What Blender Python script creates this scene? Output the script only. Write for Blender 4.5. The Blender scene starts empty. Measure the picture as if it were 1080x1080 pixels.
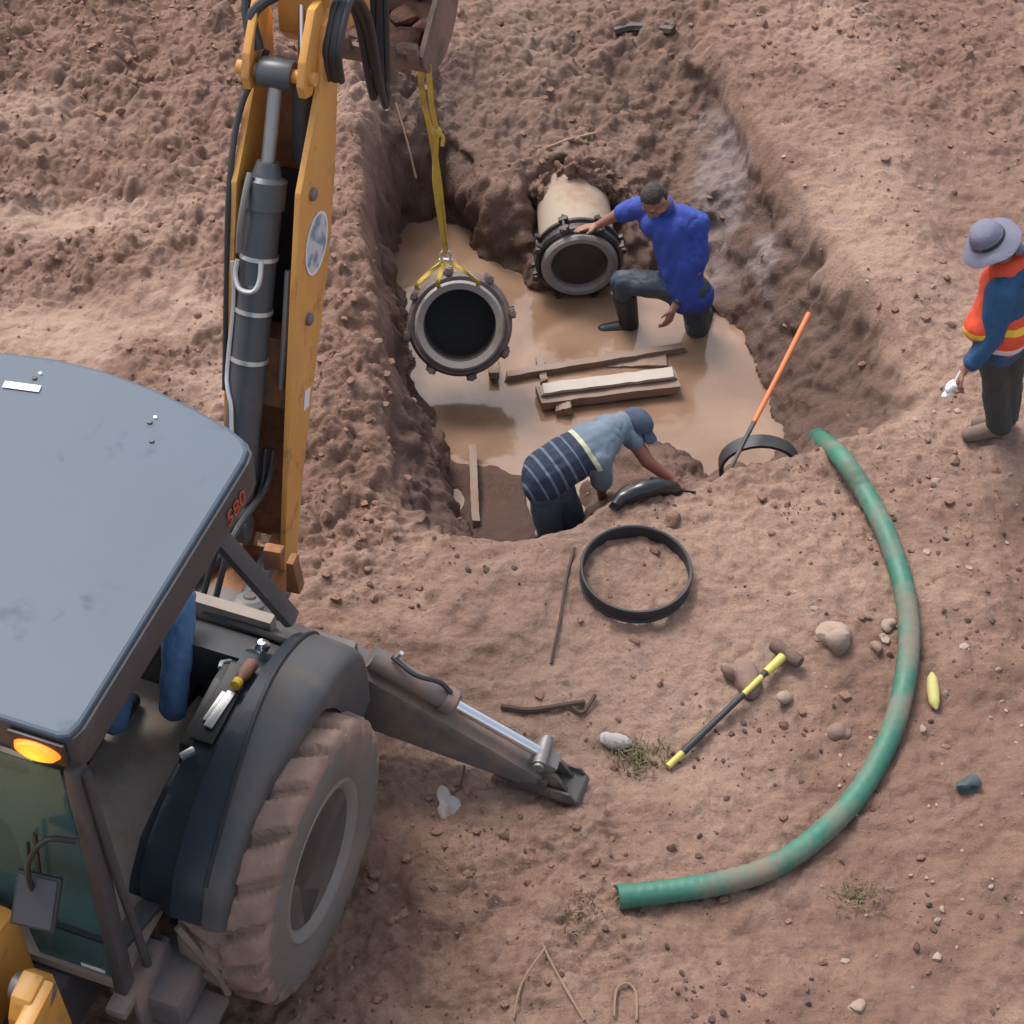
import bpy, bmesh, math, random
import numpy as np
from mathutils import Vector, Matrix, Euler, Quaternion
random.seed(7); rng = np.random.default_rng(11)
C = bpy.context.scene.collection
V = Vector
R = math.radians

# ------------------------------------------------------------------ camera
PITCH, CH, FOC = R(48.3), 9.36, 2200.0
SP, CP = math.sin(PITCH), math.cos(PITCH)
cam = bpy.data.cameras.new('camera'); co = bpy.data.objects.new('camera', cam); C.objects.link(co)
co.location = (0, 0, CH); co.rotation_euler = (math.pi/2 - PITCH, 0, 0)
cam.sensor_width = 36; cam.lens = 36*FOC/1080; cam.clip_end = 1000; cam.clip_start = .1
bpy.context.scene.camera = co

def at(x, y, z=0.0):
    dx = (x-540)/FOC; dy = (y-540)/FOC
    t = (CH-z)/(SP+dy*CP)
    return V((dx*t, (CP-dy*SP)*t, z))

# ------------------------------------------------------------------ materials
def new_mat(name):
    m = bpy.data.materials.new(name); m.use_nodes = True
    return m, m.node_tree.nodes, m.node_tree.links, m.node_tree.nodes['Principled BSDF']

def M(name, col, rough=.5, metal=0., var=.12, scale=6., dirt=0., dirtcol=(.19,.115,.085), dscale=4., bump=0., bscale=60., spec=.5, drough=.9, coat=0.):
    m, N, L, b = new_mat(name)
    tc = N.new('ShaderNodeTexCoord')
    n1 = N.new('ShaderNodeTexNoise'); n1.inputs['Scale'].default_value = scale; n1.inputs['Detail'].default_value = 5
    L.new(tc.outputs['Object'], n1.inputs['Vector'])
    mx = N.new('ShaderNodeMix'); mx.data_type = 'RGBA'
    mx.inputs[6].default_value = (*[c*(1-var) for c in col], 1); mx.inputs[7].default_value = (*[min(1, c*(1+var)) for c in col], 1)
    L.new(n1.outputs['Fac'], mx.inputs[0])
    out = mx.outputs[2]
    b.inputs['Roughness'].default_value = rough
    b.inputs['Metallic'].default_value = metal
    b.inputs['Specular IOR Level'].default_value = spec
    if coat: b.inputs['Coat Weight'].default_value = coat
    if dirt > 0:
        n2 = N.new('ShaderNodeTexNoise'); n2.inputs['Scale'].default_value = dscale; n2.inputs['Detail'].default_value = 8; n2.inputs['Roughness'].default_value = .65
        L.new(tc.outputs['Object'], n2.inputs['Vector'])
        mr = N.new('ShaderNodeMapRange'); mr.inputs[1].default_value = .68-dirt*.42; mr.inputs[2].default_value = .82-dirt*.35
        L.new(n2.outputs['Fac'], mr.inputs[0])
        m2 = N.new('ShaderNodeMix'); m2.data_type = 'RGBA'; m2.inputs[7].default_value = (*dirtcol, 1)
        L.new(mr.outputs[0], m2.inputs[0]); L.new(out, m2.inputs[6]); out = m2.outputs[2]
        r2 = N.new('ShaderNodeMapRange'); r2.inputs[3].default_value = rough; r2.inputs[4].default_value = drough
        L.new(mr.outputs[0], r2.inputs[0]); L.new(r2.outputs[0], b.inputs['Roughness'])
        if metal:
            r3 = N.new('ShaderNodeMapRange'); r3.inputs[3].default_value = metal; r3.inputs[4].default_value = 0
            L.new(mr.outputs[0], r3.inputs[0]); L.new(r3.outputs[0], b.inputs['Metallic'])
    L.new(out, b.inputs['Base Color'])
    if bump:
        n3 = N.new('ShaderNodeTexNoise'); n3.inputs['Scale'].default_value = bscale; n3.inputs['Detail'].default_value = 4
        L.new(tc.outputs['Object'], n3.inputs['Vector'])
        bp = N.new('ShaderNodeBump'); bp.inputs['Strength'].default_value = bump; bp.inputs['Distance'].default_value = .01
        L.new(n3.outputs['Fac'], bp.inputs['Height']); L.new(bp.outputs[0], b.inputs['Normal'])
    return m

MUD = (.215, .128, .095)
mt = {}
mt['yellow'] = M('orange_yellow_paint', (.60,.29,.07), .42, dirt=.28, dirtcol=(.3,.15,.07), dscale=5, bump=.05)
mt['rustpaint'] = M('rusty_orange_paint', (.30,.115,.04), .7, var=.3, dirt=.55, dirtcol=(.16,.085,.055), dscale=7, bump=.3)
mt['yellow2'] = M('yellow_hood_paint', (.62,.30,.06), .4, dirt=.2, dirtcol=(.3,.16,.08), dscale=5)
mt['roof'] = M('cab_roof_paint', (.052,.076,.106), .6, var=.10, scale=1.6, dirt=.18, dirtcol=(.065,.08,.10), dscale=3.5, bump=.06, bscale=25)
mt['frame'] = M('cab_frame_paint', (.05,.048,.052), .5, dirt=.25, dirtcol=(.12,.1,.09), dscale=3)
mt['fender'] = M('fender_paint', (.055,.055,.059), .55, dirt=.42, dirtcol=(.115,.092,.08), dscale=2.5, bump=.05)
mt['console'] = M('console_plastic', (.022,.03,.042), .35, dirt=.22, dirtcol=(.10,.085,.08), dscale=3.5)
mt['floor'] = M('muddy_floor', (.26,.22,.19), .85, var=.3, dirt=.5, dirtcol=(.24,.17,.135), dscale=4, bump=.3, bscale=25)
mt['black'] = M('black_plastic', (.018,.018,.02), .45, dirt=.15)
mt['rubber'] = M('black_rubber', (.022,.022,.024), .55, dirt=.2, dirtcol=(.12,.085,.07), bump=.1)
mt['tyre'] = M('muddy_tyre', (.19,.128,.10), .85, var=.3, scale=3, dirt=.62, dirtcol=(.265,.17,.132), dscale=3.2, bump=.6, bscale=30)
mt['sidewall'] = M('dusty_tyre_wall', (.14,.12,.108), .8, var=.2, scale=3, dirt=.4, dirtcol=(.2,.135,.11), dscale=3, bump=.3, bscale=30)
mt['rim'] = M('muddy_wheel_rim', (.19,.175,.165), .7, dirt=.45, dirtcol=(.21,.155,.13), dscale=5, bump=.2)
mt['cyl'] = M('hydraulic_barrel_paint', (.062,.067,.074), .38, dirt=.2, dirtcol=(.12,.1,.09))
mt['chrome'] = M('chromed_rod', (.72,.73,.75), .22, 1., var=.05)
mt['greyrod'] = M('dull_steel_rod', (.30,.30,.30), .38, .8, dirt=.25, dirtcol=(.16,.13,.11))
mt['steelpipe'] = M('bright_hydraulic_line', (.58,.58,.57), .35, .7, var=.1)
mt['steel'] = M('worn_steel', (.20,.19,.185), .5, .5, dirt=.35, dirtcol=(.17,.115,.09))
mt['leg'] = M('muddy_leg_paint', (.115,.11,.112), .6, dirt=.6, dirtcol=(.22,.15,.118), dscale=3, bump=.3, bscale=30)
mt['bucket'] = M('muddy_bucket_steel', (.09,.07,.06), .65, .2, dirt=.75, dirtcol=(.21,.13,.10), dscale=3, bump=.5, bscale=20)
mt['bucket_in'] = M('dark_bucket_steel', (.02,.018,.017), .9, 0., dirt=.25, dirtcol=(.09,.06,.05))
mt['white'] = M('white_sticker', (.72,.72,.72), .5, var=.05)
mt['red'] = M('red_lettering', (.42,.06,.035), .5)
mt['hose'] = M('hydraulic_hose', (.028,.03,.034), .5, dirt=.15)
mt['denim'] = M('blue_denim', (.11,.215,.38), .85, var=.35, scale=9, bump=.4, bscale=90)
mt['denim_dark'] = M('wet_dark_jeans', (.03,.045,.062), .6, var=.4, scale=7, dirt=.2, dirtcol=(.1,.12,.14), bump=.4, bscale=50)
mt['denim_grey'] = M('grey_blue_jeans', (.05,.08,.13), .8, var=.3, scale=8, bump=.4, bscale=60)
mt['blueshirt'] = M('royal_blue_cloth', (.026,.052,.27), .85, var=.25, scale=5, dirt=.1, dirtcol=(.05,.06,.2), dscale=5, bump=.2, bscale=60)
mt['navy'] = M('petrol_blue_cloth', (.018,.07,.155), .85, var=.3, scale=7, bump=.5, bscale=30)
mt['trousers'] = M('dark_grey_work_trousers', (.045,.046,.044), .9, var=.3, scale=6, dirt=.25, dirtcol=(.11,.085,.07), bump=.5, bscale=30)
mt['boot'] = M('muddy_boot', (.14,.10,.075), .9, dirt=.6, dirtcol=(.23,.15,.11), bump=.5, bscale=40)
mt['blackboot'] = M('wet_black_boot', (.016,.016,.018), .55, dirt=.15, dirtcol=(.15,.1,.07))
mt['skin'] = M('brown_skin', (.25,.115,.075), .6, var=.15, scale=12)
mt['skin_red'] = M('sunburnt_skin', (.24,.095,.065), .6, var=.15, scale=12)
mt['hair'] = M('short_dark_hair', (.035,.028,.024), .8, var=.4, scale=60, bump=.8, bscale=120)
mt['eye'] = M('dark_eye', (.02,.015,.012), .3)
mt['cap'] = M('blue_grey_cap_cloth', (.048,.068,.105), .85, var=.25, scale=8, bump=.4, bscale=40)
mt['hat'] = M('grey_violet_hat_cloth', (.135,.135,.185), .9, var=.15, scale=6, bump=.4, bscale=40)
mt['sling'] = M('yellow_webbing', (.50,.34,.05), .75, var=.25, scale=12, dirt=.2, bump=.4, bscale=80)
mt['cream'] = M('cream_cement_pipe', (.30,.245,.185), .85, var=.15, scale=3, dirt=.42, dirtcol=(.26,.17,.12), dscale=3, bump=.3)
mt['iron'] = M('dark_cast_iron', (.035,.03,.028), .5, .2, dirt=.4, dirtcol=(.13,.085,.07), dscale=6, bump=.4)
mt['ironbrown'] = M('brown_muddy_iron', (.10,.075,.07), .55, dirt=.5, dirtcol=(.19,.13,.11), dscale=4, bump=.4)
mt['pipegrey'] = M('grey_pipe_end', (.24,.21,.195), .6, var=.15, dirt=.45, dirtcol=(.2,.14,.11), dscale=5)
mt['bore'] = M('dark_pipe_bore', (.10,.082,.072), .6, dirt=.3, dirtcol=(.10,.07,.055))
mt['padsteel'] = M('muddy_pad_steel', (.06,.055,.052), .7, dirt=.5, dirtcol=(.18,.12,.095), dscale=6, bump=.3)
mt['bore_shade'] = M('painted_bore_shade', (.012,.011,.011), .7, dirt=.15, dirtcol=(.05,.035,.03))  # near-black that paints the shade deep inside the hanging pipe
mt['wood'] = M('wet_plank', (.20,.135,.10), .6, var=.3, scale=8, dirt=.4, dirtcol=(.23,.145,.105), bump=.4, bscale=20)
mt['palewood'] = M('pale_plank_edge', (.40,.35,.30), .7, var=.15, scale=8, dirt=.2, bump=.2)
mt['orangewood'] = M('orange_painted_handle', (.50,.13,.035), .55, dirt=.2, dirtcol=(.3,.13,.07), dscale=8)
mt['green'] = M('green_hose_pvc', (.030,.135,.092), .55, var=.35, scale=4, dirt=.56, dirtcol=(.17,.135,.105), dscale=2.6, bump=.25, bscale=30)
mt['yellowgrip'] = M('yellow_fibreglass', (.50,.43,.09), .5, dirt=.2)
mt['rust'] = M('rusty_hammer_head', (.11,.065,.05), .8, dirt=.5, bump=.5)
mt['stone'] = M('tan_stone', (.27,.20,.155), .9, var=.25, scale=9, dirt=.3, bump=.6, bscale=25)
mt['stonebrown'] = M('brown_stone', (.20,.13,.105), .9, var=.25, scale=9, dirt=.4, bump=.6, bscale=25)
mt['concrete'] = M('pale_concrete_chunk', (.33,.31,.295), .9, var=.2, scale=12, dirt=.42, bump=.5)
mt['clod'] = M('mud_clod', (.215,.126,.092), .95, var=.3, scale=5, bump=1., bscale=70, spec=.2)
mt['gravel'] = M('pale_gravel', (.29,.22,.18), .9, var=.35, scale=3, bump=.4)
mt['debris'] = M('dark_soil_bits', (.085,.052,.04), .95, var=.5, scale=6, bump=.6)
mt['husk'] = M('yellow_green_husk', (.40,.36,.13), .7, var=.2)
mt['rag'] = M('dark_teal_rag', (.045,.06,.065), .8, var=.4, scale=20, dirt=.2)
mt['bag'] = M('wet_black_plastic', (.014,.014,.016), .28, dirt=.2, dirtcol=(.14,.1,.08), dscale=8)
mt['straw'] = M('dry_straw', (.23,.15,.10), .9, var=.3)
mt['root'] = M('dark_root', (.07,.045,.035), .9, var=.4)
mt['grass'] = M('dry_grass', (.16,.13,.065), .9, var=.5, scale=20)
mt['whitecloth'] = M('white_rag', (.66,.66,.64), .9, var=.1)
mt['band'] = M('yellow_reflective', (.75,.5,.03), .5)

def glass(name, tint, amt=.55):
    m, N, L, b = new_mat(name); N.remove(b)
    o = N['Material Output']
    t = N.new('ShaderNodeBsdfTransparent'); t.inputs[0].default_value = (*tint, 1)
    g = N.new('ShaderNodeBsdfGlossy'); g.inputs[0].default_value = (.8,.85,.85,1); g.inputs[1].default_value = .06
    d = N.new('ShaderNodeBsdfDiffuse'); d.inputs[0].default_value = (.085,.15,.145,1)
    f = N.new('ShaderNodeFresnel'); f.inputs[0].default_value = 1.5
    m1 = N.new('ShaderNodeMixShader'); m1.inputs[0].default_value = amt
    m2 = N.new('ShaderNodeMixShader')
    L.new(t.outputs[0], m1.inputs[1]); L.new(d.outputs[0], m1.inputs[2])
    k_ = N.new('ShaderNodeMath'); k_.operation = 'MULTIPLY'; k_.inputs[1].default_value = .45; L.new(f.outputs[0], k_.inputs[0]); L.new(k_.outputs[0], m2.inputs[0]); L.new(m1.outputs[0], m2.inputs[1]); L.new(g.outputs[0], m2.inputs[2])
    L.new(m2.outputs[0], o.inputs[0])
    return m
mt['glass'] = glass('dusty_teal_glass', (.50,.72,.70), .55)

def lampmat():
    m, N, L, b = new_mat('lit_amber_lens')
    b.inputs['Base Color'].default_value = (.8,.12,.01,1)
    tc = N.new('ShaderNodeTexCoord'); gr = N.new('ShaderNodeTexGradient'); gr.gradient_type = 'SPHERICAL'
    mp = N.new('ShaderNodeMapping'); mp.inputs['Scale'].default_value = (8, 8, 14)
    L.new(tc.outputs['Object'], mp.inputs[0]); L.new(mp.outputs[0], gr.inputs[0])
    cr = N.new('ShaderNodeValToRGB'); e = cr.color_ramp.elements
    e[0].position = 0; e[0].color = (.75,.06,.005,1); e[1].position = .75; e[1].color = (1,.42,.03,1)
    L.new(gr.outputs[0], cr.inputs[0]); L.new(cr.outputs[0], b.inputs['Emission Color'])
    b.inputs['Emission Strength'].default_value = 1.1
    return m
mt['amber'] = lampmat()

def badge_mat():      # round white badge with bluish blotches, object space
    m, N, L, b = new_mat('round_badge_print')
    tc = N.new('ShaderNodeTexCoord')
    n = N.new('ShaderNodeTexNoise'); n.inputs['Scale'].default_value = 14; n.inputs['Detail'].default_value = 2
    L.new(tc.outputs['Object'], n.inputs['Vector'])
    cr = N.new('ShaderNodeValToRGB'); e = cr.color_ramp.elements
    e[0].position = .38; e[0].color = (.16,.24,.36,1); e[1].position = .56; e[1].color = (.52,.54,.55,1)
    L.new(n.outputs['Fac'], cr.inputs[0]); L.new(cr.outputs[0], b.inputs['Base Color']); b.inputs['Roughness'].default_value = .5
    return m
mt['badge'] = badge_mat()

def stripe_mat():
    m, N, L, b = new_mat('striped_polo_cloth')
    a = N.new('ShaderNodeAttribute'); a.attribute_name = 's'
    cr = N.new('ShaderNodeValToRGB'); cr.color_ramp.interpolation = 'CONSTANT'
    navy, lt, grey, yel = (.022,.03,.058,1), (.11,.15,.20,1), (.135,.175,.22,1), (.46,.47,.30,1)
    st = [(0,navy),(.06,lt),(.078,navy),(.145,lt),(.163,navy),(.23,lt),(.248,navy),(.315,lt),(.333,navy),(.40,lt),(.418,navy),(.485,lt),(.50,navy),(.57,yel),(.605,grey)]
    e = cr.color_ramp.elements
    e[0].position = 0; e[0].color = navy; e[1].position = st[1][0]; e[1].color = st[1][1]
    for p, c in st[2:]:
        q = e.new(p); q.color = c
    L.new(a.outputs['Fac'], cr.inputs[0])
    tc = N.new('ShaderNodeTexCoord'); n = N.new('ShaderNodeTexNoise'); n.inputs['Scale'].default_value = 9
    L.new(tc.outputs['Object'], n.inputs['Vector'])
    mr = N.new('ShaderNodeMapRange'); mr.inputs[3].default_value = .75; mr.inputs[4].default_value = 1.25; L.new(n.outputs['Fac'], mr.inputs[0])
    mx = N.new('ShaderNodeVectorMath'); mx.operation = 'SCALE'; L.new(cr.outputs[0], mx.inputs[0]); L.new(mr.outputs[0], mx.inputs['Scale'])
    L.new(mx.outputs[0], b.inputs['Base Color']); b.inputs['Roughness'].default_value = .85
    return m
mt['stripe'] = stripe_mat()

def vest_mat():
    m, N, L, b = new_mat('orange_vest_cloth')
    a = N.new('ShaderNodeAttribute'); a.attribute_name = 's'
    cr = N.new('ShaderNodeValToRGB'); cr.color_ramp.interpolation = 'CONSTANT'
    o, w, y = (.66,.07,.025,1), (.62,.56,.58,1), (.75,.46,.03,1)
    e = cr.color_ramp.elements; e[0].position = 0; e[0].color = o; e[1].position = .13; e[1].color = w
    for p, c in ((.20,o),(.34,y),(.40,o)):
        q = e.new(p); q.color = c
    L.new(a.outputs['Fac'], cr.inputs[0]); L.new(cr.outputs[0], b.inputs['Base Color']); b.inputs['Roughness'].default_value = .7
    return m
mt['vest'] = vest_mat()

# ------------------------------------------------------------------ mesh builder
def frame_from(d, up=V((0,0,1))):
    d = V(d).normalized(); up = V(up)
    if abs(d.dot(up.normalized())) > .98: up = V((0,1,0)) if abs(d.y) < .9 else V((1,0,0))
    x = up.cross(d).normalized(); y = d.cross(x).normalized()
    return Matrix((x, y, d)).transposed()      # columns x, y, d

class MB:
    def __init__(s, xf=None): s.bm = bmesh.new(); s.xf = xf or (lambda p: V(p))
    def _f(s, vs):
        try: return s.bm.faces.new(vs)
        except ValueError: return None
    def box(s, c, size, rot=None, bev=.0):
        b = bmesh.new(); bmesh.ops.create_cube(b, size=1)
        for v in b.verts: v.co = V((v.co.x*size[0], v.co.y*size[1], v.co.z*size[2]))
        if bev: bmesh.ops.bevel(b, geom=b.edges[:], offset=bev, segments=2, affect='EDGES', profile=.6)
        r = rot if isinstance(rot, Matrix) else (Euler(rot).to_matrix() if rot else Matrix.Identity(3))
        for v in b.verts: v.co = r @ v.co + V(c)
        s.merge(b); return s
    def merge(s, b):
        mp = {v: s.bm.verts.new(s.xf(v.co)) for v in b.verts}
        for f in b.faces: s._f([mp[v] for v in f.verts])
        b.free()
    def tube(s, pts, r, n=10, cap=True, smooth_path=0):
        pts = [V(p) for p in pts]
        if smooth_path:
            pts2 = catmull(pts, smooth_path)
            if not isinstance(r, (int, float)):
                m_ = len(r)-1; r = [r[min(m_, int(i/(len(pts2)-1)*m_))] + (r[min(m_, int(i/(len(pts2)-1)*m_)+1)]-r[min(m_, int(i/(len(pts2)-1)*m_))])*((i/(len(pts2)-1)*m_) % 1) for i in range(len(pts2))]
            pts = pts2
        rs = [r]*len(pts) if isinstance(r, (int, float)) else r
        rings = []; xprev = None
        for i, p in enumerate(pts):
            d = (pts[min(i+1, len(pts)-1)] - pts[max(i-1, 0)]).normalized()
            if xprev is None: x = frame_from(d).col[0].copy()
            else: x = (xprev - d*xprev.dot(d)).normalized()
            xprev = x; y = d.cross(x)
            rings.append([s.bm.verts.new(s.xf(p + (x*math.cos(a)+y*math.sin(a))*rs[i])) for a in [2*math.pi*k/n for k in range(n)]])
        for a, b in zip(rings, rings[1:]):
            for k in range(n): s._f([a[k], a[(k+1) % n], b[(k+1) % n], b[k]])
        if cap: s._f(rings[0][::-1]); s._f(rings[-1])
        return s
    def lathe(s, prof, o, d, n=32, closed=False, up=V((0,0,1))):       # prof: (radius, along d)
        o = V(o); F = frame_from(d, up); rings = []
        for r, h in prof:
            rings.append([s.bm.verts.new(s.xf(o + F @ V((r*math.cos(2*math.pi*k/n), r*math.sin(2*math.pi*k/n), h)))) for k in range(n)])
        pr = list(zip(rings, rings[1:])) + ([(rings[-1], rings[0])] if closed else [])
        for a, b in pr:
            for k in range(n): s._f([a[k], a[(k+1) % n], b[(k+1) % n], b[k]])
        if not closed: s._f(rings[0][::-1]); s._f(rings[-1])
        return s
    def prism(s, out, o, U, W, T, t0, t1, bev=.0):      # outline in (U,W) from o, thick along T
        b = bmesh.new(); o, U, W, T = V(o), V(U), V(W), V(T)
        lo = [b.verts.new(o+U*p[0]+W*p[1]+T*t0) for p in out]; hi = [b.verts.new(o+U*p[0]+W*p[1]+T*t1) for p in out]
        n = len(out); b.faces.new(lo[::-1]); b.faces.new(hi)
        for k in range(n): b.faces.new([lo[k], lo[(k+1) % n], hi[(k+1) % n], hi[k]])
        bmesh.ops.recalc_face_normals(b, faces=b.faces[:])
        if bev: bmesh.ops.bevel(b, geom=b.edges[:], offset=bev, segments=2, affect='EDGES', profile=.6)
        s.merge(b); return s
    def lump(s, c, r, sc=(1,1,1), amp=.25, seed=0, sub=2, rot=None):
        b = bmesh.new(); bmesh.ops.create_icosphere(b, subdivisions=sub, radius=1)
        rd = random.Random(seed); dirs = [(V((rd.gauss(0,1), rd.gauss(0,1), rd.gauss(0,1))).normalized(), rd.uniform(-1,1)) for _ in range(14)]
        q = (Euler(rot) if rot else Euler((rd.uniform(0,.6), rd.uniform(0,.6), rd.uniform(0,6)))).to_matrix()
        for v in b.verts:
            n = v.co.normalized(); k = 1
            for d, w in dirs: k += amp*w*max(0, n.dot(d)-.45)*1.6
            v.co = q @ V((n.x*sc[0], n.y*sc[1], n.z*sc[2]))*(r*k) + V(c)
        s.merge(b); return s
    def build(s, name, mat, parent=None, org=(0,0,0), ang=35, smooth=True, loc=(0,0,0)):
        org = V(org)
        bmesh.ops.recalc_face_normals(s.bm, faces=s.bm.faces[:])
        for v in s.bm.verts: v.co -= org
        me = bpy.data.meshes.new(name); s.bm.to_mesh(me); s.bm.free()
        if smooth:
            me.polygons.foreach_set('use_smooth', [True]*len(me.polygons)); me.set_sharp_from_angle(angle=R(ang))
        me.materials.append(mt[mat] if isinstance(mat, str) else mat)
        o = bpy.data.objects.new(name, me); C.objects.link(o)
        if parent is not None: o.parent = parent; o.location = loc
        else: o.location = org
        return o

def catmull(P, n):
    Q = [P[0]*2-P[1]] + P + [P[-1]*2-P[-2]]; out = []
    for i in range(1, len(Q)-2):
        for k in range(n):
            t = k/n; a, b, c, d = Q[i-1], Q[i], Q[i+1], Q[i+2]
            out.append(.5*((2*b)+(c-a)*t+(2*a-5*b+4*c-d)*t*t+(3*b-a-3*c+d)*t**3))
    return out + [P[-1]]

def thing(name, label, cat, loc=(0,0,0), rz=0, group=None):
    o = bpy.data.objects.new(name, None); C.objects.link(o); o.location = loc; o.rotation_euler = (0,0,rz)
    o.empty_display_size = .2
    return tag(o, label, cat, group)
def tag(o, label, cat, group=None):
    o['label'] = label; o['category'] = cat
    if group: o['group'] = group
    return o

# ------------------------------------------------------------------ noise (numpy)
def _h(ix, iy, iz, seed):
    n = (ix.astype(np.int64)*374761393 + iy.astype(np.int64)*668265263 + iz.astype(np.int64)*2147483647 + seed*974634777) & 0xffffffff
    n = ((n ^ (n >> 13))*1274126177) & 0xffffffff
    n = ((n ^ (n >> 16))*2246822519) & 0xffffffff
    return ((n ^ (n >> 15)) & 0xffffff).astype(np.float64)/0xffffff
def vn(x, y, z, seed=0):
    x0, y0, z0 = np.floor(x), np.floor(y), np.floor(z); fx, fy, fz = x-x0, y-y0, z-z0
    fx, fy, fz = [f*f*f*(f*(f*6-15)+10) for f in (fx, fy, fz)]
    r = 0
    for a in (0,1):
        for b in (0,1):
            for c in (0,1):
                w = (fx if a else 1-fx)*(fy if b else 1-fy)*(fz if c else 1-fz)
                r = r + w*_h(x0+a, y0+b, z0+c, seed)
    return r*2-1
def fbm(x, y, z, oct=4, seed=0, gain=.5):
    r, a, f = 0, 1, 1
    for i in range(oct):
        r = r + a*vn(x*f+i*17.3, y*f-i*9.1, z*f+i*5.7, seed+i); a *= gain; f *= 2.03
    return r
def clods(x, y, cell, seed):            # rounded lumps of random size and place
    gx, gy = np.floor(x/cell), np.floor(y/cell); best = np.zeros_like(x)
    z0 = np.zeros_like(x)
    for a in (-1,0,1):
        for b in (-1,0,1):
            cx, cy = gx+a, gy+b
            px = (cx+_h(cx,cy,z0,seed))*cell; py = (cy+_h(cx,cy,z0,seed+1))*cell
            r = cell*(.12+.55*_h(cx,cy,z0,seed+2)**2); sq = .7+.6*_h(cx,cy,z0,seed+3)
            d2 = ((x-px)*sq)**2+((y-py)/sq)**2
            best = np.maximum(best, np.sqrt(np.maximum(0, r*r-d2)))
    return best
def sstep(a, b, x): t = np.clip((x-a)/(b-a), 0, 1); return t*t*(3-2*t)

def poly_sd(X, Y, P):                   # distance to polygon edge, negative inside
    d = np.full(X.shape, 1e9); ins = np.zeros(X.shape, bool); n = len(P)
    for i in range(n):
        ax, ay = P[i]; bx, by = P[(i+1) % n]; ex, ey = bx-ax, by-ay
        t = np.clip(((X-ax)*ex+(Y-ay)*ey)/(ex*ex+ey*ey+1e-9), 0, 1)
        d = np.minimum(d, np.hypot(X-ax-t*ex, Y-ay-t*ey))
        cond = ((ay > Y) != (by > Y)) & (X < (bx-ax)*(Y-ay)/((by-ay) if by != ay else 1e-9)+ax)
        ins ^= cond
    return np.where(ins, -d, d)

# ------------------------------------------------------------------ terrain
WZ = -.9
def pw(pts, z): return [tuple(at(x, y, z)[:2]) for x, y in pts]
P_water = pw([(410,243),(470,217),(500,255),(530,288),(575,308),(655,303),(738,275),(748,300),(802,400),(832,478),(806,505),(750,512),(712,482),(664,470),(628,480),(604,520),(585,625),(512,632),(484,530),(448,440),(430,380)], WZ)
P_mid = pw([(402,200),(464,160),(520,205),(572,196),(640,192),(690,120),(742,115),(795,205),(857,315),(916,404),(898,468),(800,522),(742,530),(700,512),(655,524),(622,556),(598,598),(482,602),(452,510),(418,400)], -.35)
P_rim = [(-.66,8.17),(.1,8.16),(.42,8.22),(.62,8.42),(1.1,8.46),(1.45,8.66),(1.86,8.78),(2.36,8.96),(2.66,9.3),(2.52,9.75),(2.26,10.46),(1.96,11.45),(1.68,12.3),(1.5,13.0),(1.45,14.3),(-.35,14.3),(-.40,13.05),(-1.12,13.0),(-1.02,11.5),(-.82,9.6),(-.74,8.6)]

def relief(x, y):
    z = .05*fbm(x*.5, y*.5, x*0, 3, 3) 
    z = z + .16*np.exp(-((x+1.05)/.28)**2)*sstep(8.2,9.2,y)*(1-sstep(12.6,13.2,y))      # spoil bank along the left rim
    z = z + .05*np.exp(-((x-.3)**2/.35+(y-7.8)**2/.06))
    z = z + .10*np.exp(-((x-2.6)/.35)**2)*sstep(9.6,10.4,y)
    z = z - .09*np.exp(-((x+2.9+.25*np.sin(y*1.3))/.33)**2)*sstep(7.6,8.6,y)              # wheel rut at upper left
    z = z + .035*np.sin((x*.5+y)*7+2.2*fbm(x*.9, y*.9, x*0, 2, 511))*(1-sstep(-1.6,-1.0,x))*sstep(8.6,9.4,y)
    z = z - .06*np.exp(-((x-.45)**2/.28+(y-6.55)**2/.015))                              # scrape behind stabiliser foot
    return z
def patches(x, y):
    q = .25*fbm(x*2.2, y*2.2, x*0, 3, 301)
    g = lambda a, b, r, s_: np.exp(-(((x-a)/r)**2+((y-b)/s_)**2)*(1+q*2))
    return np.clip(g(-3.2,11.05,.6,.20)+.9*g(-3.0,10.0,.5,.26)+.8*g(-2.1,10.05,.36,.22)+.7*g(-1.85,9.35,.35,.22)+.5*g(-3.4,12.2,.5,.3), 0, 1)
def clodmask(x, y):
    m = .35+.45*fbm(x*.7, y*.7, x*0, 3, 41)
    m = m + .75*(1-sstep(-1.0,-.3,x))*sstep(7.2,8.6,y)       # upper left and left bank
    m = m + .25*sstep(10.5,12.,y)
    m = m - .3*np.exp(-((x-1.4)**2/1.0+(y-7.2)**2/1.2))
    m = m + .45*np.exp(-((x-.2)**2/.8+(y-13)**2/1.0))
    m = m - 1.3*patches(x, y)
    return np.clip(m, .2, 1.25)
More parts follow.
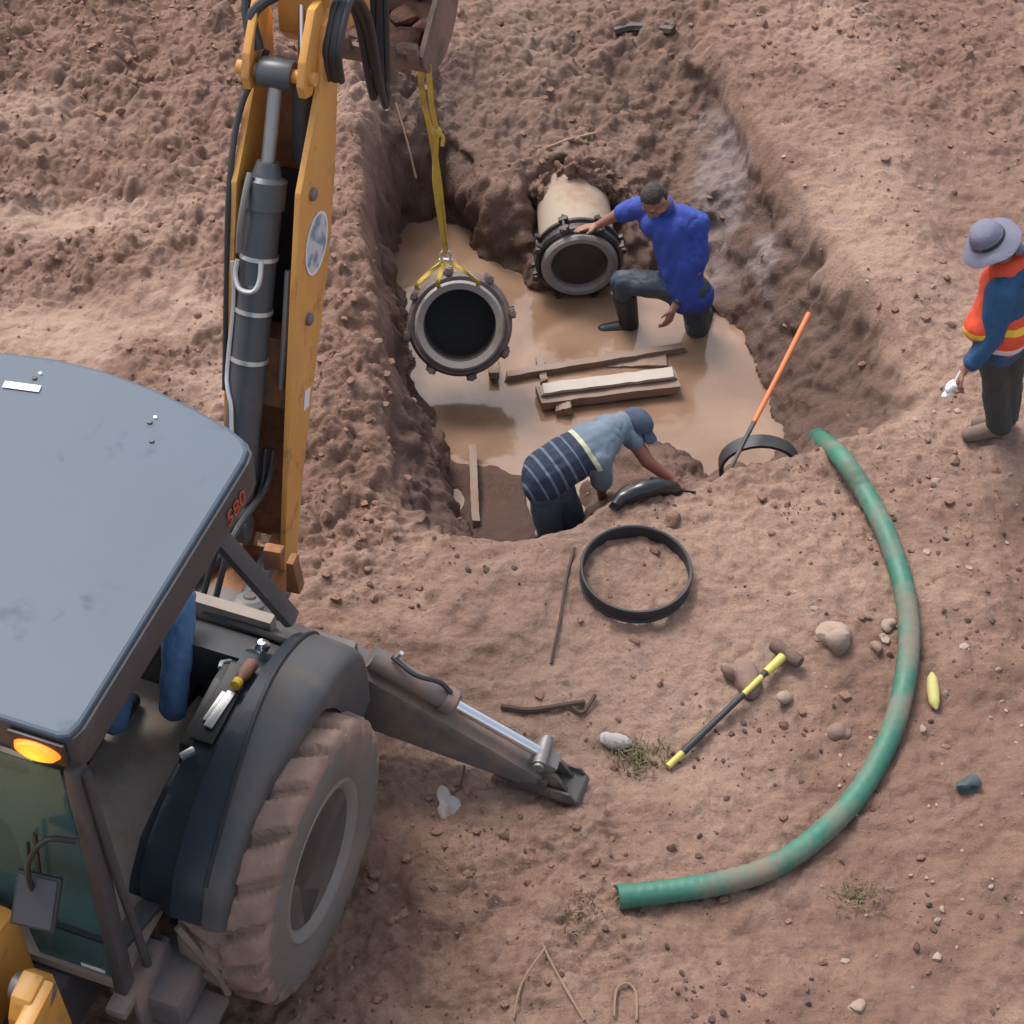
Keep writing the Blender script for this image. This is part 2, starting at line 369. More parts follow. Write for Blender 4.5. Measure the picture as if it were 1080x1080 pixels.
def height(x, y):
    wx = x+.055*fbm(x*1.9+4, y*1.9, x*0, 2, 201)+.013*fbm(x*5, y*5, x*0, 2, 203); wy = y+.045*fbm(x*1.9, y*1.9+7, x*0, 2, 205)+.01*fbm(x*5, y*5, x*0, 2, 207)
    x_, y_ = x, y; x, y = wx, wy
    s0 = poly_sd(x, y, P_rim); s1 = poly_sd(x, y, P_mid); s2 = poly_sd(x, y, P_water)
    x, y = x_, y_
    wob = .05*fbm(x*2.1, y*2.1, x*0, 3, 77)
    g = relief(x, y)
    do, dm, dw = np.maximum(0,-s0), np.abs(s1), np.maximum(0, s2)
    tA = dm/(dm+do+1e-6); zA = -.35+(g+.35)*np.clip(tA+wob*.6*np.clip((dm+do-.12)/.3,0,1), 0, 1)**1.1          # mid -> rim
    tB = np.clip(dw/(dm+dw+1e-6)+wob*.8*np.clip((dm+dw-.12)/.3,0,1), 0, 1); zB = WZ-.0+(-.35-WZ)*tB**.85         # water -> mid
    z = np.where(s0 >= 0, g, np.where((s1 > 0), zA, zB))
    z = np.where((s2 < 0) & (s0 < 0), WZ-np.minimum(.09, -s2*.4), z)
    z = z + .04*np.exp(-((x-.75)**2/.09+(y-8.66)**2/.03))*(s0 < 0)  # bank in front of bending worker
    sh = sstep(-.02, .10, .22-x-.10*vn(x*3,y*3,x*0,402))*sstep(0, .42, 9.82-y+.18*fbm(x*2.5,y*2.5,x*0,2,403)-.25*np.clip(x+.3,0,1))
    z = np.where(s2 < 0, np.maximum(z, (-.99+sh*(.125+.10*np.clip((9.7-y)/1.4,0,1)**2+.02*fbm(x*4,y*4,x*0,3,404)))), z)
    ch_ = np.clip((.37-np.abs(x-(.47-.05*(y-11.3))))/.06, 0, 1)*np.clip((11.97-y)/.08, 0, 1)*(y > 11)
    z = z*(1-ch_)+np.minimum(z, -.74)*ch_
    return z, s0, s1, s2

def axis(lo, hi, st, far):
    a = list(np.arange(lo, hi+1e-6, st)); d = st
    L_, H_ = [], []; q = a[0]; dd = st
    while q > -far: dd *= 1.22; q -= dd; L_.append(q)
    q = a[-1]; dd = st
    while q < far: dd *= 1.22; q += dd; H_.append(q)
    return np.array(L_[::-1]+a+H_)
XS = axis(-4.4, 4.3, .0135, 90); YS = axis(4.3, 14.2, .0135, 90)
X, Y = np.meshgrid(XS, YS)
H, s0, s1, s2 = height(X, Y)
for _ in range(9):
    H[1:-1] = .25*H[:-2]+.5*H[1:-1]+.25*H[2:]; H[:,1:-1] = .25*H[:,:-2]+.5*H[:,1:-1]+.25*H[:,2:]
near = (np.abs(X) < 6) & (Y > 2) & (Y < 17)
# smooth base, to stand things on
BASE = H.copy()
cm = clodmask(X, Y)
inw = sstep(-.03, .05, -s2)*(H < -.90)              # under water
fine = np.where(near, 1, 0)
wall = sstep(0, .1, -s0)
_gy, _gx = np.gradient(H, YS, XS); steep = sstep(.7, 1.8, np.hypot(_gx, _gy))
det = .020*fbm(X*5, Y*5, X*0, 4, 5)*(.5+.9*cm)
det += (clods(X+.05*vn(X*9,Y*9,X*0,1)+.02*vn(X*23,Y*23,X*0,3), Y+.05*vn(X*9,Y*9,X*0,2)+.02*vn(X*23,Y*23,X*0,4), .36, 71)*.45*np.clip(cm-.45,0,1) + clods(X+.04*vn(X*11,Y*11,X*0,1), Y+.04*vn(X*11,Y*11,X*0,2), .21, 21)*.75*np.clip(cm-.35,0,1) + clods(X, Y, .10, 31)*.62*np.clip(cm-.08,0,1) + clods(X, Y, .048, 51)*.75*np.clip(cm+.05,0,.8))
lr = fbm(X*3.2+5, Y*7, X*0, 3, 91)
det += -.05*np.clip(np.abs(lr)*-5+.6, 0, 1)*np.clip(cm,.3,1)
lr2 = fbm(X*6.5+5, Y*9, X*0, 3, 95)
det += -.028*np.clip(np.abs(lr2)*-4+.6, 0, 1)*np.clip(cm,.25,1)         # little gullies
det += .014*fbm(X*13, Y*13, X*0, 3, 15) + .022*np.clip(fbm(X*2.2, Y*2.2, X*0, 4, 17), -1, 1)
shelf_ = (s2 < 0)*(H > -.93); det *= (1-.75*shelf_)
det *= (1-.9*steep*wall)*(1-.9*inw)
HH = H + det*fine
Xd, Yd = X.copy(), Y.copy()
# push walls in and out along their slope with 3-D noise
gy_, gx_ = np.gradient(H, YS, XS); nl = np.sqrt(gx_**2+gy_**2+1)
nx, ny, nz = -gx_/nl, -gy_/nl, 1/nl
d3 = (.06*fbm(X*3.5, Y*3.5, H*3.5, 3, 61) + (.04-.012*sstep(1.2,1.6,X))*fbm(X*9, Y*9, H*9, 4, 62) + .03*np.clip(fbm(X*6, Y*6, H*2.0, 3, 63),0,1))*wall*(1-inw)*sstep(.15,.9,np.hypot(gx_,gy_))
Xd += nx*d3; Yd += ny*d3; HH += nz*d3
ny_, nx_ = X.shape
verts = np.stack([Xd.ravel(), Yd.ravel(), HH.ravel()], 1)
idx = np.arange(nx_*ny_).reshape(ny_, nx_)
quads = np.stack([idx[:-1,:-1].ravel(), idx[:-1,1:].ravel(), idx[1:,1:].ravel(), idx[1:,:-1].ravel()], 1)
def np_mesh(name, verts, faces, k):
    me = bpy.data.meshes.new(name); me.vertices.add(len(verts)); me.vertices.foreach_set('co', verts.astype(np.float32).ravel())
    me.loops.add(faces.size); me.loops.foreach_set('vertex_index', faces.astype(np.int32).ravel())
    me.polygons.add(len(faces)); me.polygons.foreach_set('loop_start', np.arange(0, faces.size, k, dtype=np.int32))
    me.polygons.foreach_set('use_smooth', np.ones(len(faces), bool)); me.update(calc_edges=True); return me
gme = np_mesh('ground', verts, quads, 4)
def fattr(me, name, a): me.attributes.new(name, 'FLOAT', 'POINT').data.foreach_set('value', a.astype(np.float32).ravel())
clay = np.exp(-(((X-1.55)/.30)**2 + ((Y-12.0)/.75)**2))*wall
clay = np.maximum(clay, .7*np.exp(-(((X-1.8)/.12)**2+((Y-11.2)/.5)**2))*wall)
fattr(gme, 'clay', sstep(.25,.8,clay+.35*fbm(X*4,Y*4,H*4,3,8)))
fattr(gme, 'wet', np.clip(np.maximum(np.maximum((1-sstep(-.85,-.45,H))*.6, .95*(1-sstep(-.86,-.76,H)))+(.44+.52*sstep(1.2,1.6,X)*(1-.4*sstep(11.2,12.2,Y))+.45*(1-sstep(-.55,-.1,X)*sstep(9.6,10.4,Y))*(X < .1))*sstep(.02,.14,-s0), .55*np.exp(-((X+.05)/.5)**2-((Y-12.4)/.8)**2)*wall) ,0,1))  # wet mud, plus painted shade on the turned-away cut walls
dry = .5+.5*fbm(X*.9+3, Y*.9, X*0, 4, 15)
dry = dry + .35*sstep(1.6,2.6,X)*sstep(8,10,Y) + .12*np.exp(-((X-1.2)**2/1.5+(Y-7)**2/2)) - .25*(1-sstep(-1.4,-.6,X))*sstep(7.5,9,Y)
pt = patches(X, Y)
fattr(gme, 'pud', np.clip(pt*1.6, 0, 1)*(1-wall))
fattr(gme, 'dry', np.clip(dry+.75*pt, 0, 1.4))
ground = bpy.data.objects.new('ground', gme); C.objects.link(ground); ground['kind'] = 'structure'

IX = lambda x: np.interp(x, XS, np.arange(len(XS))); IY = lambda y: np.interp(y, YS, np.arange(len(YS)))
def gz(x, y, A=None):
    A = BASE if A is None else A
    fx, fy = float(IX(x)), float(IY(y)); i, j = min(int(fx), len(XS)-2), min(int(fy), len(YS)-2); a, b = fx-i, fy-j
    return float(A[j,i]*(1-a)*(1-b)+A[j,i+1]*a*(1-b)+A[j+1,i]*(1-a)*b+A[j+1,i+1]*a*b)
def atg(px, py, up=0):
    z = 0
    for _ in range(25):
        p = at(px, py, z); z = .5*z+.5*gz(p.x, p.y, HH)
    p = at(px, py, z); return V((p.x, p.y, z+up))

def ground_mat():
    m, N, L, b = new_mat('red_brown_mud')
    tc = N.new('ShaderNodeTexCoord')
    def noise(sc, det=6, ro=.6, off=0):
        n = N.new('ShaderNodeTexNoise'); n.inputs['Scale'].default_value = sc; n.inputs['Detail'].default_value = det; n.inputs['Roughness'].default_value = ro
        mp = N.new('ShaderNodeMapping'); mp.inputs['Location'].default_value = (off, off*.7, 0)
        L.new(tc.outputs['Object'], mp.inputs[0]); L.new(mp.outputs[0], n.inputs['Vector']); return n.outputs['Fac']
    def attr(nm): a = N.new('ShaderNodeAttribute'); a.attribute_name = nm; return a.outputs['Fac']
    def rng_(f, a, c, lo=0, hi=1):
        r = N.new('ShaderNodeMapRange'); r.inputs[1].default_value = a; r.inputs[2].default_value = c; r.inputs[3].default_value = lo; r.inputs[4].default_value = hi; L.new(f, r.inputs[0]); return r.outputs[0]
    def mix(f, A, B, k=None):
        x = N.new('ShaderNodeMix'); x.data_type = 'RGBA'
        if isinstance(f, float): x.inputs[0].default_value = f
        else: L.new(f, x.inputs[0])
        for i, c in ((6,A),(7,B)):
            if isinstance(c, tuple): x.inputs[i].default_value = (*c, 1)
            else: L.new(c, x.inputs[i])
        return x.outputs[2]
    def math_(op, a, b_):
        x = N.new('ShaderNodeMath'); x.operation = op
        for i, c in ((0,a),(1,b_)):
            if isinstance(c, (int,float)): x.inputs[i].default_value = c
            else: L.new(c, x.inputs[i])
        return x.outputs[0]
    c = mix(rng_(noise(3.5), .35, .68), (.170,.095,.067), (.258,.151,.109))
    d = math_('ADD', attr('dry'), rng_(noise(11, 6, .7, 4), .3, .7, -.35, .35))
    c = mix(rng_(d, .45, 1.15), c, (.330,.215,.160))
    c = mix(rng_(noise(38, 5, .7, 9), .5, .72, 0, .55), c, (.14,.078,.058))
    c = mix(rng_(noise(90, 3, .6, 2), .62, .74, 0, .5), c, (.42,.31,.25))
    c = mix(rng_(noise(60, 6, .75, 12), .52, .66, 0, .42), c, (.12,.07,.053))
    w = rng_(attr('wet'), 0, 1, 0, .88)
    c = mix(w, c, (.100,.055,.041))  # one dark tint for wet mud and for wall shade put into colour
    cl = math_('MULTIPLY', attr('clay'), rng_(noise(7, 6, .65, 6), .3, .55, .3, 1))
    c = mix(cl, c, (.215,.165,.15))
    pu = math_('MULTIPLY', attr('pud'), rng_(noise(5, 6, .7, 22), .3, .6, .35, 1))
    c = mix(pu, c, (.36,.245,.185))
    L.new(c, b.inputs['Base Color'])
    ro = rng_(attr('wet'), 0, 1, .82, .45)
    ro = math_('SUBTRACT', ro, rng_(noise(2.2, 5, .6, 30), .52, .66, 0, .22))
    L.new(ro, b.inputs['Roughness'])
    b.inputs['Specular IOR Level'].default_value = .4
    h = math_('ADD', noise(45, 6, .7, 1), math_('MULTIPLY', noise(150, 4, .6, 3), .4))
    bp = N.new('ShaderNodeBump'); bp.inputs['Strength'].default_value = .9; bp.inputs['Distance'].default_value = .022
    L.new(h, bp.inputs['Height']); L.new(bp.outputs[0], b.inputs['Normal'])
    return m
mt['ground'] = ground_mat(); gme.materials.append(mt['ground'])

# trench water
def water_mat():
    m, N, L, b = new_mat('muddy_water')
    tc = N.new('ShaderNodeTexCoord')
    n = N.new('ShaderNodeTexNoise'); n.inputs['Scale'].default_value = 1.6; n.inputs['Detail'].default_value = 5; n.inputs['Distortion'].default_value = .8
    L.new(tc.outputs['Object'], n.inputs['Vector'])
    mx = N.new('ShaderNodeMix'); mx.data_type = 'RGBA'; mx.inputs[6].default_value = (.185,.108,.067,1); mx.inputs[7].default_value = (.265,.168,.112,1)
    mr = N.new('ShaderNodeMapRange'); mr.inputs[1].default_value = .35; mr.inputs[2].default_value = .68
    L.new(n.outputs['Fac'], mr.inputs[0]); L.new(mr.outputs[0], mx.inputs[0]); L.new(mx.outputs[2], b.inputs['Base Color'])
    b.inputs['Roughness'].default_value = .11; b.inputs['IOR'].default_value = 1.45; b.inputs['Specular IOR Level'].default_value = .7
    n2 = N.new('ShaderNodeTexNoise'); n2.inputs['Scale'].default_value = 5; n2.inputs['Detail'].default_value = 2
    L.new(tc.outputs['Object'], n2.inputs['Vector'])
    bp = N.new('ShaderNodeBump'); bp.inputs['Strength'].default_value = .22; bp.inputs['Distance'].default_value = .02
    L.new(n2.outputs['Fac'], bp.inputs['Height']); L.new(bp.outputs[0], b.inputs['Normal'])
    return m
mt['water'] = water_mat()
mb = MB(); mb.bm.faces.new([mb.bm.verts.new(p) for p in ((-1.15,8.25,WZ+.015),(2.2,8.4,WZ+.015),(2.0,11.9,WZ+.015),(-1.15,12.6,WZ+.015))])
w = mb.build('water', 'water', smooth=False); w['kind'] = 'structure'

# loose clods and gravel nobody could count
def scatter(name, mat, n, box, smin, smax, maskf, seed, sub=1):
    rg = np.random.default_rng(seed)
    b = bmesh.new(); bmesh.ops.create_icosphere(b, subdivisions=sub, radius=1); b.verts.ensure_lookup_table()
    bv = np.array([v.co[:] for v in b.verts]); bf = np.array([[v.index for v in f.verts] for f in b.faces]); b.free()
    px = rg.uniform(box[0], box[1], n*4); py = rg.uniform(box[2], box[3], n*4)
    k = rg.uniform(0, 1, n*4) < maskf(px, py); px, py = px[k][:n], py[k][:n]; n = len(px)
    s = smin*(smax/smin)**(rg.uniform(0,1,n)**2.6)
    ix, iy = np.clip(IX(px).astype(int),0,len(XS)-1), np.clip(IY(py).astype(int),0,len(YS)-1)
    pz = HH[iy, ix]; qx, qy = Xd[iy, ix], Yd[iy, ix]
    vs = np.repeat(bv[None], n, 0)
    ph = rg.uniform(0, 100, n)[:,None]
    vs = vs*(1+.42*vn(vs[...,0]*1.3+ph, vs[...,1]*1.3, vs[...,2]*1.3, 5)[...,None])
    vs = vs*(s[:,None]*rg.uniform(.7,1.35,(n,3)))[:,None,:]*np.array([1,1,.78])
    a = rg.uniform(0, 6.28, n); ca, sa = np.cos(a)[:,None], np.sin(a)[:,None]
    vx = vs[...,0]*ca-vs[...,1]*sa+qx[:,None]; vy = vs[...,0]*sa+vs[...,1]*ca+qy[:,None]; vz = vs[...,2]+pz[:,None]+s[:,None]*.15
    me = np_mesh(name, np.stack([vx,vy,vz],2).reshape(-1,3), (bf[None]+(np.arange(n)*len(bv))[:,None,None]).reshape(-1,3), 3)
    me.set_sharp_from_angle(angle=R(40))
    me.materials.append(mt[mat]); o = bpy.data.objects.new(name, me); C.objects.link(o); o['kind'] = 'stuff'; return o
def clod_w(x, y):
    s = poly_sd(x, y, P_water); r = poly_sd(x, y, P_rim)
    return np.where(s < .05, 0, np.clip(clodmask(x,y)*np.where(r < 0, .5, 1)*(.35+.9*(fbm(x*1.5,y*1.5,x*0,3,99)+.3).clip(0,1)), 0, 1))
o = scatter('dirt_clods', 'clod', 4800, (-4.2,4.1,4.6,14), .006, .036, clod_w, 3)
tag(o, 'loose crumbs and clods of red brown soil over the ground', 'soil')
def grav_w(x, y): return np.exp(-((x-2.45)**2/.10+(y-9.35)**2/.25)) + .25*np.exp(-((x-2.3)**2/.5+(y-6.3)**2/1.5))+.08
o = scatter('gravel', 'gravel', 330, (1.6,4,5,12), .009, .030, lambda x, y: np.where(poly_sd(x,y,P_rim) < .02, 0, grav_w(x,y)), 5)
tag(o, 'pale gravel scattered on the mud beside the orange vested worker', 'gravel')

o = scatter('debris', 'debris', 1000, (-3.5,3.6,4.7,9.5), .005, .022, lambda x, y: np.where(poly_sd(x,y,P_rim) < .02, 0, np.clip(fbm(x*2.2,y*2.2,x*0,3,131)*2.2-.15, 0.02, 1)), 15)
tag(o, 'dark bits of root and wet soil littering the mud', 'debris')
# ------------------------------------------------------------------ backhoe loader (local: +x its left side, +y its rear, z up)
bh = thing('backhoe_loader', 'orange and grey backhoe loader with a dark cab roof, digging arm raised over the trench', 'backhoe', (-1.981, 5.837, 0), R(-20.2))
# roof
edge = [(-.98,-.95),(-.98,.70),(-.90,.79),(-.67,.835),(-.42,.880),(-.18,.888),(.08,.862),(.30,.818),(.50,.762),(.60,.715),(.645,.665),(.655,.60),(.655,-.90),(.64,-.955),(.6,-.975),(-.90,-.975)]
def roof_mesh():
    b = bmesh.new(); cx, cy = -.15, -.08
    rings = []
    for k, z in ((.0,2.772),(.55,2.771),(.98,2.769),(.994,2.764),(1.0,2.756)):
        rings.append([b.verts.new((cx+(x-cx)*k, cy+(y-cy)*k, z)) for x, y in edge] if k else [b.verts.new((cx,cy,z))])
    n = len(edge)
    for i in range(n): b.faces.new([rings[0][0], rings[1][i], rings[1][(i+1) % n]])
    for a, c in zip(rings[1:], rings[2:]):
        for i in range(n): b.faces.new([a[i], c[i], c[(i+1) % n], a[(i+1) % n]])
    low = [b.verts.new((cx+(x-cx)*1.0, cy+(y-cy)*1.0, 2.7425)) for x, y in edge]
    for i in range(n): b.faces.new([rings[-1][i], low[i], low[(i+1) % n], rings[-1][(i+1) % n]])
    b.faces.new(low[::-1]); return b
m = MB(); m.merge(roof_mesh()); roof = m.build('cab_roof', 'roof', bh, ang=9)
m = MB()          # dark skirt under the roof panel
out = [(x*1.005+.012*(1 if x > 0 else -1), y+.004) for x, y in edge]
m.prism(out, (0,0,0), (1,0,0), (0,1,0), (0,0,1), 2.545, 2.742, .012)
m.build('roof_fascia', 'frame', bh)
m = MB(); m.prism([(-.085,-.02),(.085,-.02),(.085,.02),(-.085,.02)], (-.465,.66,2.7745), (.985,.17,0), (-.17,.985,0), (0,0,1), 0, .003); m.build('label_plate', 'white', roof)
m = MB()
for x, y, r, mm in ((-.44,.73,.014,'frame'),(.17,.66,.014,'frame'),(.23,.56,.014,'fender'),(-.43,.765,.010,'white'),(.18,.695,.010,'white')):
    m = MB(); m.lathe([(r,0),(r*.8,.012)], (x,y,2.766), (0,0,1), 12); m.build('bolt', mm, roof)
def text(body, size, mat, name, parent, loc, rot, ext=.002):
    cu = bpy.data.curves.new(name, 'FONT'); cu.body = body; cu.size = size; cu.extrude = ext; cu.align_x = 'CENTER'; cu.align_y = 'CENTER'
    t = bpy.data.objects.new('tmp', cu); C.objects.link(t); bpy.context.view_layer.update()
    me = bpy.data.meshes.new_from_object(t.evaluated_get(bpy.context.evaluated_depsgraph_get())); bpy.data.objects.remove(t)
    me.name = name; me.materials.append(mt[mat]); o = bpy.data.objects.new(name, me); C.objects.link(o); o.parent = parent; o.location = loc; o.rotation_euler = rot
    return o
text('580', .12, 'red', 'lettering', bh, (.678,.44,2.63), (math.pi/2,0,math.pi/2))
m = MB(); m.lathe([(.0,-.03),(.045,-.03),(.052,0),(.045,.022),(.028,.035),(.0,.038)], (0,0,0), (0,-1,0), 24)
for v in m.bm.verts: v.co.x *= 2.0
m.build('turn_signal', 'amber', bh, loc=(.50,-.995,2.655))
m = MB(); m.box((.50,-.985,2.655),(.25,.02,.14),bev=.008); m.build('signal_base','black',bh)
# pillars
def pillar(p, q, w=.07, d=.07, name='cab_pillar', mat='frame'):
    p, q = V(p), V(q); F = frame_from(q-p, (0,1,0))
    m = MB(); m.box((p+q)/2, (w, d, (q-p).length), F, .012); return m.build(name, mat, bh)
pillar((.605,-1.0,.80),(.625,-.955,2.56),.06,.09)
pillar((-.72,-1.02,.80),(-.80,-.955,2.56),.06,.09)
pillar((.68,.80,1.44),(.02,.72,2.56),.05,.10)
pillar((-.78,.62,1.35),(-.78,.56,2.56),.07,.09)
m = MB(); m.tube([(.665,-.95,2.52),(.66,-.93,1.9),(.655,-.88,1.1),(.65,-.86,.86)], .022, 10, smooth_path=4); m.build('grab_rail', 'frame', bh)
# glass
m = MB(); m.prism([(-.70,1.26),(.575,1.26),(.575,2.54),(-.76,2.54)], (0,-.99,0), (1,0,0), (0,0,1), (0,1,0), -.003, .003); m.build('windshield', 'glass', bh)
m = MB(); m.prism([(.20,.82),(.55,.82),(.575,1.235),(.16,1.235)], (0,-1.005,0), (1,0,0), (0,0,1), (0,1,0), -.003, .003); m.build('lower_windshield', 'glass', bh)
m = MB(); m.box((-.05,-1.0,1.247),(1.25,.03,.022)); m.build('glass_seal', 'black', bh)
m = MB(); m.box((.47,-1.013,.965),(.12,.004,.025)); m.box((.47,-1.013,.905),(.11,.004,.012)); m.build('sticker', 'white', bh)
m = MB(); m.tube([(.1,-1.02,1.27),(.28,-1.025,1.62),(.34,-1.03,1.95)], .009, 6); m.box((.36,-1.03,1.8),(.014,.014,.5),(0,.12,0)); m.build('wiper', 'black', bh)
# mirror
m = MB(); m.tube([(.60,-1.04,2.12),(.50,-1.10,2.16),(.42,-1.16,2.0),(.42,-1.17,1.72)], .013, 8, smooth_path=4); m.build('mirror_arm', 'black', bh)
m = MB(); F = Euler((R(-42),0,R(6))).to_matrix(); m.box((.44,-1.19,1.80),(.20,.03,.24),F,.012); mir = m.build('mirror', 'black', bh)
m = MB(); m.box(V((.44,-1.19,1.80))+F @ V((0,-.0185,0)),(.17,.004,.21),F); m.build('mirror_back', 'frame', mir)
# cab floor and inside
m = MB(); m.box((-.08,-.08,.90),(1.36,1.9,.06)); m.box((-.08,.80,1.15),(1.30,.06,.5)); m.build('cab_floor', 'floor', bh)
m = MB()
m.box((-.20,.02,1.20),(.26,.30,.50),bev=.03); m.box((-.20,-.02,1.42),(.52,.50,.13),bev=.05); seat = m.build('seat', 'black', bh)
m = MB(); m.box((-.20,-.29,1.74),(.48,.12,.60),(R(8),0,0),.05); m.build('backrest', 'black', seat)
m = MB(); m.box((-.15,-.80,1.20),(.30,.16,.6),bev=.04); m.tube([(-.15,-.80,1.45),(-.15,-.62,1.72)], .03, 10); m.build('steering_column', 'black', bh)
m = MB(); m.lathe([(.19+.015*math.cos(a),.015*math.sin(a)) for a in [k*math.pi/4 for k in range(8)]], (-.15,-.60,1.75), (0,.85,.5), 28, True); m.box((-.15,-.60,1.745),(.36,.03,.02),(R(-59),0,0)); m.build('steering_wheel', 'black', bh)
# left console
cons = [(-.62,.90),(-.60,1.10),(-.48,1.24),(-.28,1.32),(.02,1.38),(.38,1.40),(.62,1.36),(.72,1.25),(.74,.90)]
m = MB(); m.prism(cons, (0,0,0), (0,1,0), (0,0,1), (1,0,0), .50, .745, .03); con = m.build('side_console', 'console', bh)
m = MB(); m.prism([(-.60,.905),(-.56,1.0),(-.40,1.15),(-.15,1.2),(.05,1.2),(.05,.905)], (0,0,0), (0,1,0), (0,0,1), (1,0,0), .42, .505, .02)
m.build('inner_guard', 'console', bh)
m = MB(); m.prism([(-.02,1.20),(.02,1.33),(.40,1.36),(.60,1.33),(.60,1.20)], (0,0,0), (0,1,0), (0,0,1), (1,0,0), .435, .505, .015); m.build('console_edge', 'black', con)
def onc(y): # console top height
    for (a, b), (c, d) in zip(cons, cons[1:]):
        if a <= y <= c and c > a: return b+(d-b)*(y-a)/(c-a)
    return 1.38
m = MB(); m.prism([(.50,.0),(.62,0),(.62,.46),(.50,.46)], (0,.02,1.385), (1,0,0), (0,1,.05), (0,0,1), 0, .02, .01); m.build('cup_tray', 'black', con)
m = MB(); m.box((.575,.20,1.425),(.045,.22,.018),(R(3),0,R(-6)),.006); m.box((.545,.21,1.42),(.03,.18,.02),(R(3),0,R(-6)),.006); m.build('control_plate', 'steelpipe', con)
m = MB(); m.box((.53,-.06,1.395),(.035,.075,.03),(R(8),0,R(-40)),.01); m.build('catch', 'steelpipe', con)
m = MB(); m.tube([(.47,.52,1.36),(.46,.46,1.42),(.47,.42,1.43)], .012, 8); m.build('handle', 'steelpipe', con)
m = MB(); m.lathe([(.0,0),(.035,0),(.035,.10),(.016,.13),(.016,.15),(0,.15)], (.60,.50,1.42), (0,-.9,.25), 16); bot = m.build('bottle', 'skin', con)
bot['label'] = 'brown bottle with a yellow cap'
m = MB(); m.lathe([(0,.145),(.026,.145),(.026,.185),(0,.19)], (.60,.50,1.42), (0,-.9,.25), 16); m.build('bottle_cap', 'band', con)
m = MB(); m.lathe([(0,0),(.035,0),(.04,.02),(.02,.05),(0,.055)], (.60,.62,1.40), (0,0,1), 14); m.build('knob', 'chrome', con)
m = MB(); m.box((.68,.12,1.405),(.07,.05,.03),bev=.01); m.build('switch', 'black', con)
# fenders
fo = [(-.70,1.04),(-.60,1.24),(-.38,1.43),(-.10,1.535),(.20,1.55),(.46,1.52),(.70,1.44),(.86,1.30),(.92,1.12),(.93,.88)]
def fender(f0, f1, lift=0., lip=True, sg=1):
    prof = catmull([V((p[0], p[1], 0)) for p in fo], 4); b = bmesh.new(); rows = []
    cy, cz = .05, .72
    for p in prof:
        x0, x1 = f0(p.x), f1(p.x); row = []; d = V((0, p.x-cy, p.y-cz)).normalized()
        T = ((0,.0),(.12,.0),(.5,.004),(.75,.012),(.92,.032),(1.0,.065),(1.0,.12+.55*max(0,min(.45,p.x-.42)))) if lip else ((0,0),(.5,0),(1,0))
        for t, k in T: row.append(b.verts.new(V((sg*(x0+(x1-x0)*t), p.x, p.y))+d*(lift-k)))
        for t in (.97,.5,0): row.append(b.verts.new(V((sg*(x0+(x1-x0)*t), p.x, p.y))-d*(.06-lift if lip else .03)))
        rows.append(row)
    k = len(rows[0])
    for a, c in zip(rows, rows[1:]):
        for i in range(k): b.faces.new([a[i], a[(i+1) % k], c[(i+1) % k], c[i]])
    b.faces.new(rows[0]); b.faces.new(rows[-1][::-1])
    m = MB(); m.merge(b); return m
def lerp_y(y, a, b):       # a at the front, b at the rear
    t = max(0, min(1, (y+.45)/.95)); t = t*t*(3-2*t); return a+(b-a)*t
xs_ = lambda y: lerp_y(y, .865, .765); xo_ = lambda y: lerp_y(y, .975, 1.03)
fe = fender(xs_, xo_).build('fender', 'fender', bh, ang=50)
fender(lambda y: .70, lambda y: xs_(y)-.004, -.012, False).build('inner_fender', 'console', bh, ang=50)
m = MB(); m.tube([V((xs_(p[0]), p[0], p[1]+.004)) for p in fo[1:-1]], .012, 6, smooth_path=3); m.build('fender_seam', 'black', fe)
fender(lambda y: .85, lambda y: 1.12, 0, True, -1).build('fender', 'fender', bh, ang=50)
# rear body behind the cab
m = MB(); m.prism([(.55,1.36),(.74,1.30),(.93,1.08),(.93,.70),(.55,.70)], (0,0,0), (0,1,0), (0,0,1), (1,0,0), -.85, .735, .02); m.build('rear_cowl', 'fender', bh)
m = MB(); m.box((.48,.80,1.30),(.56,.13,.035),(R(-38),0,R(-4)),.012); m.build('rear_ledge', 'fender', bh)
m = MB(); m.lathe([(0,0),(.075,0),(.082,.03),(.06,.055),(0,.06)], (.34,.97,1.20), (0,.4,.9), 20); lamp = m.build('work_lamp', 'steel', bh)
m = MB(); m.lathe([(0,.058),(.035,.058),(.03,.068),(0,.07)], (.34,.97,1.20), (0,.4,.9), 14); m.build('lens', 'bore', lamp)
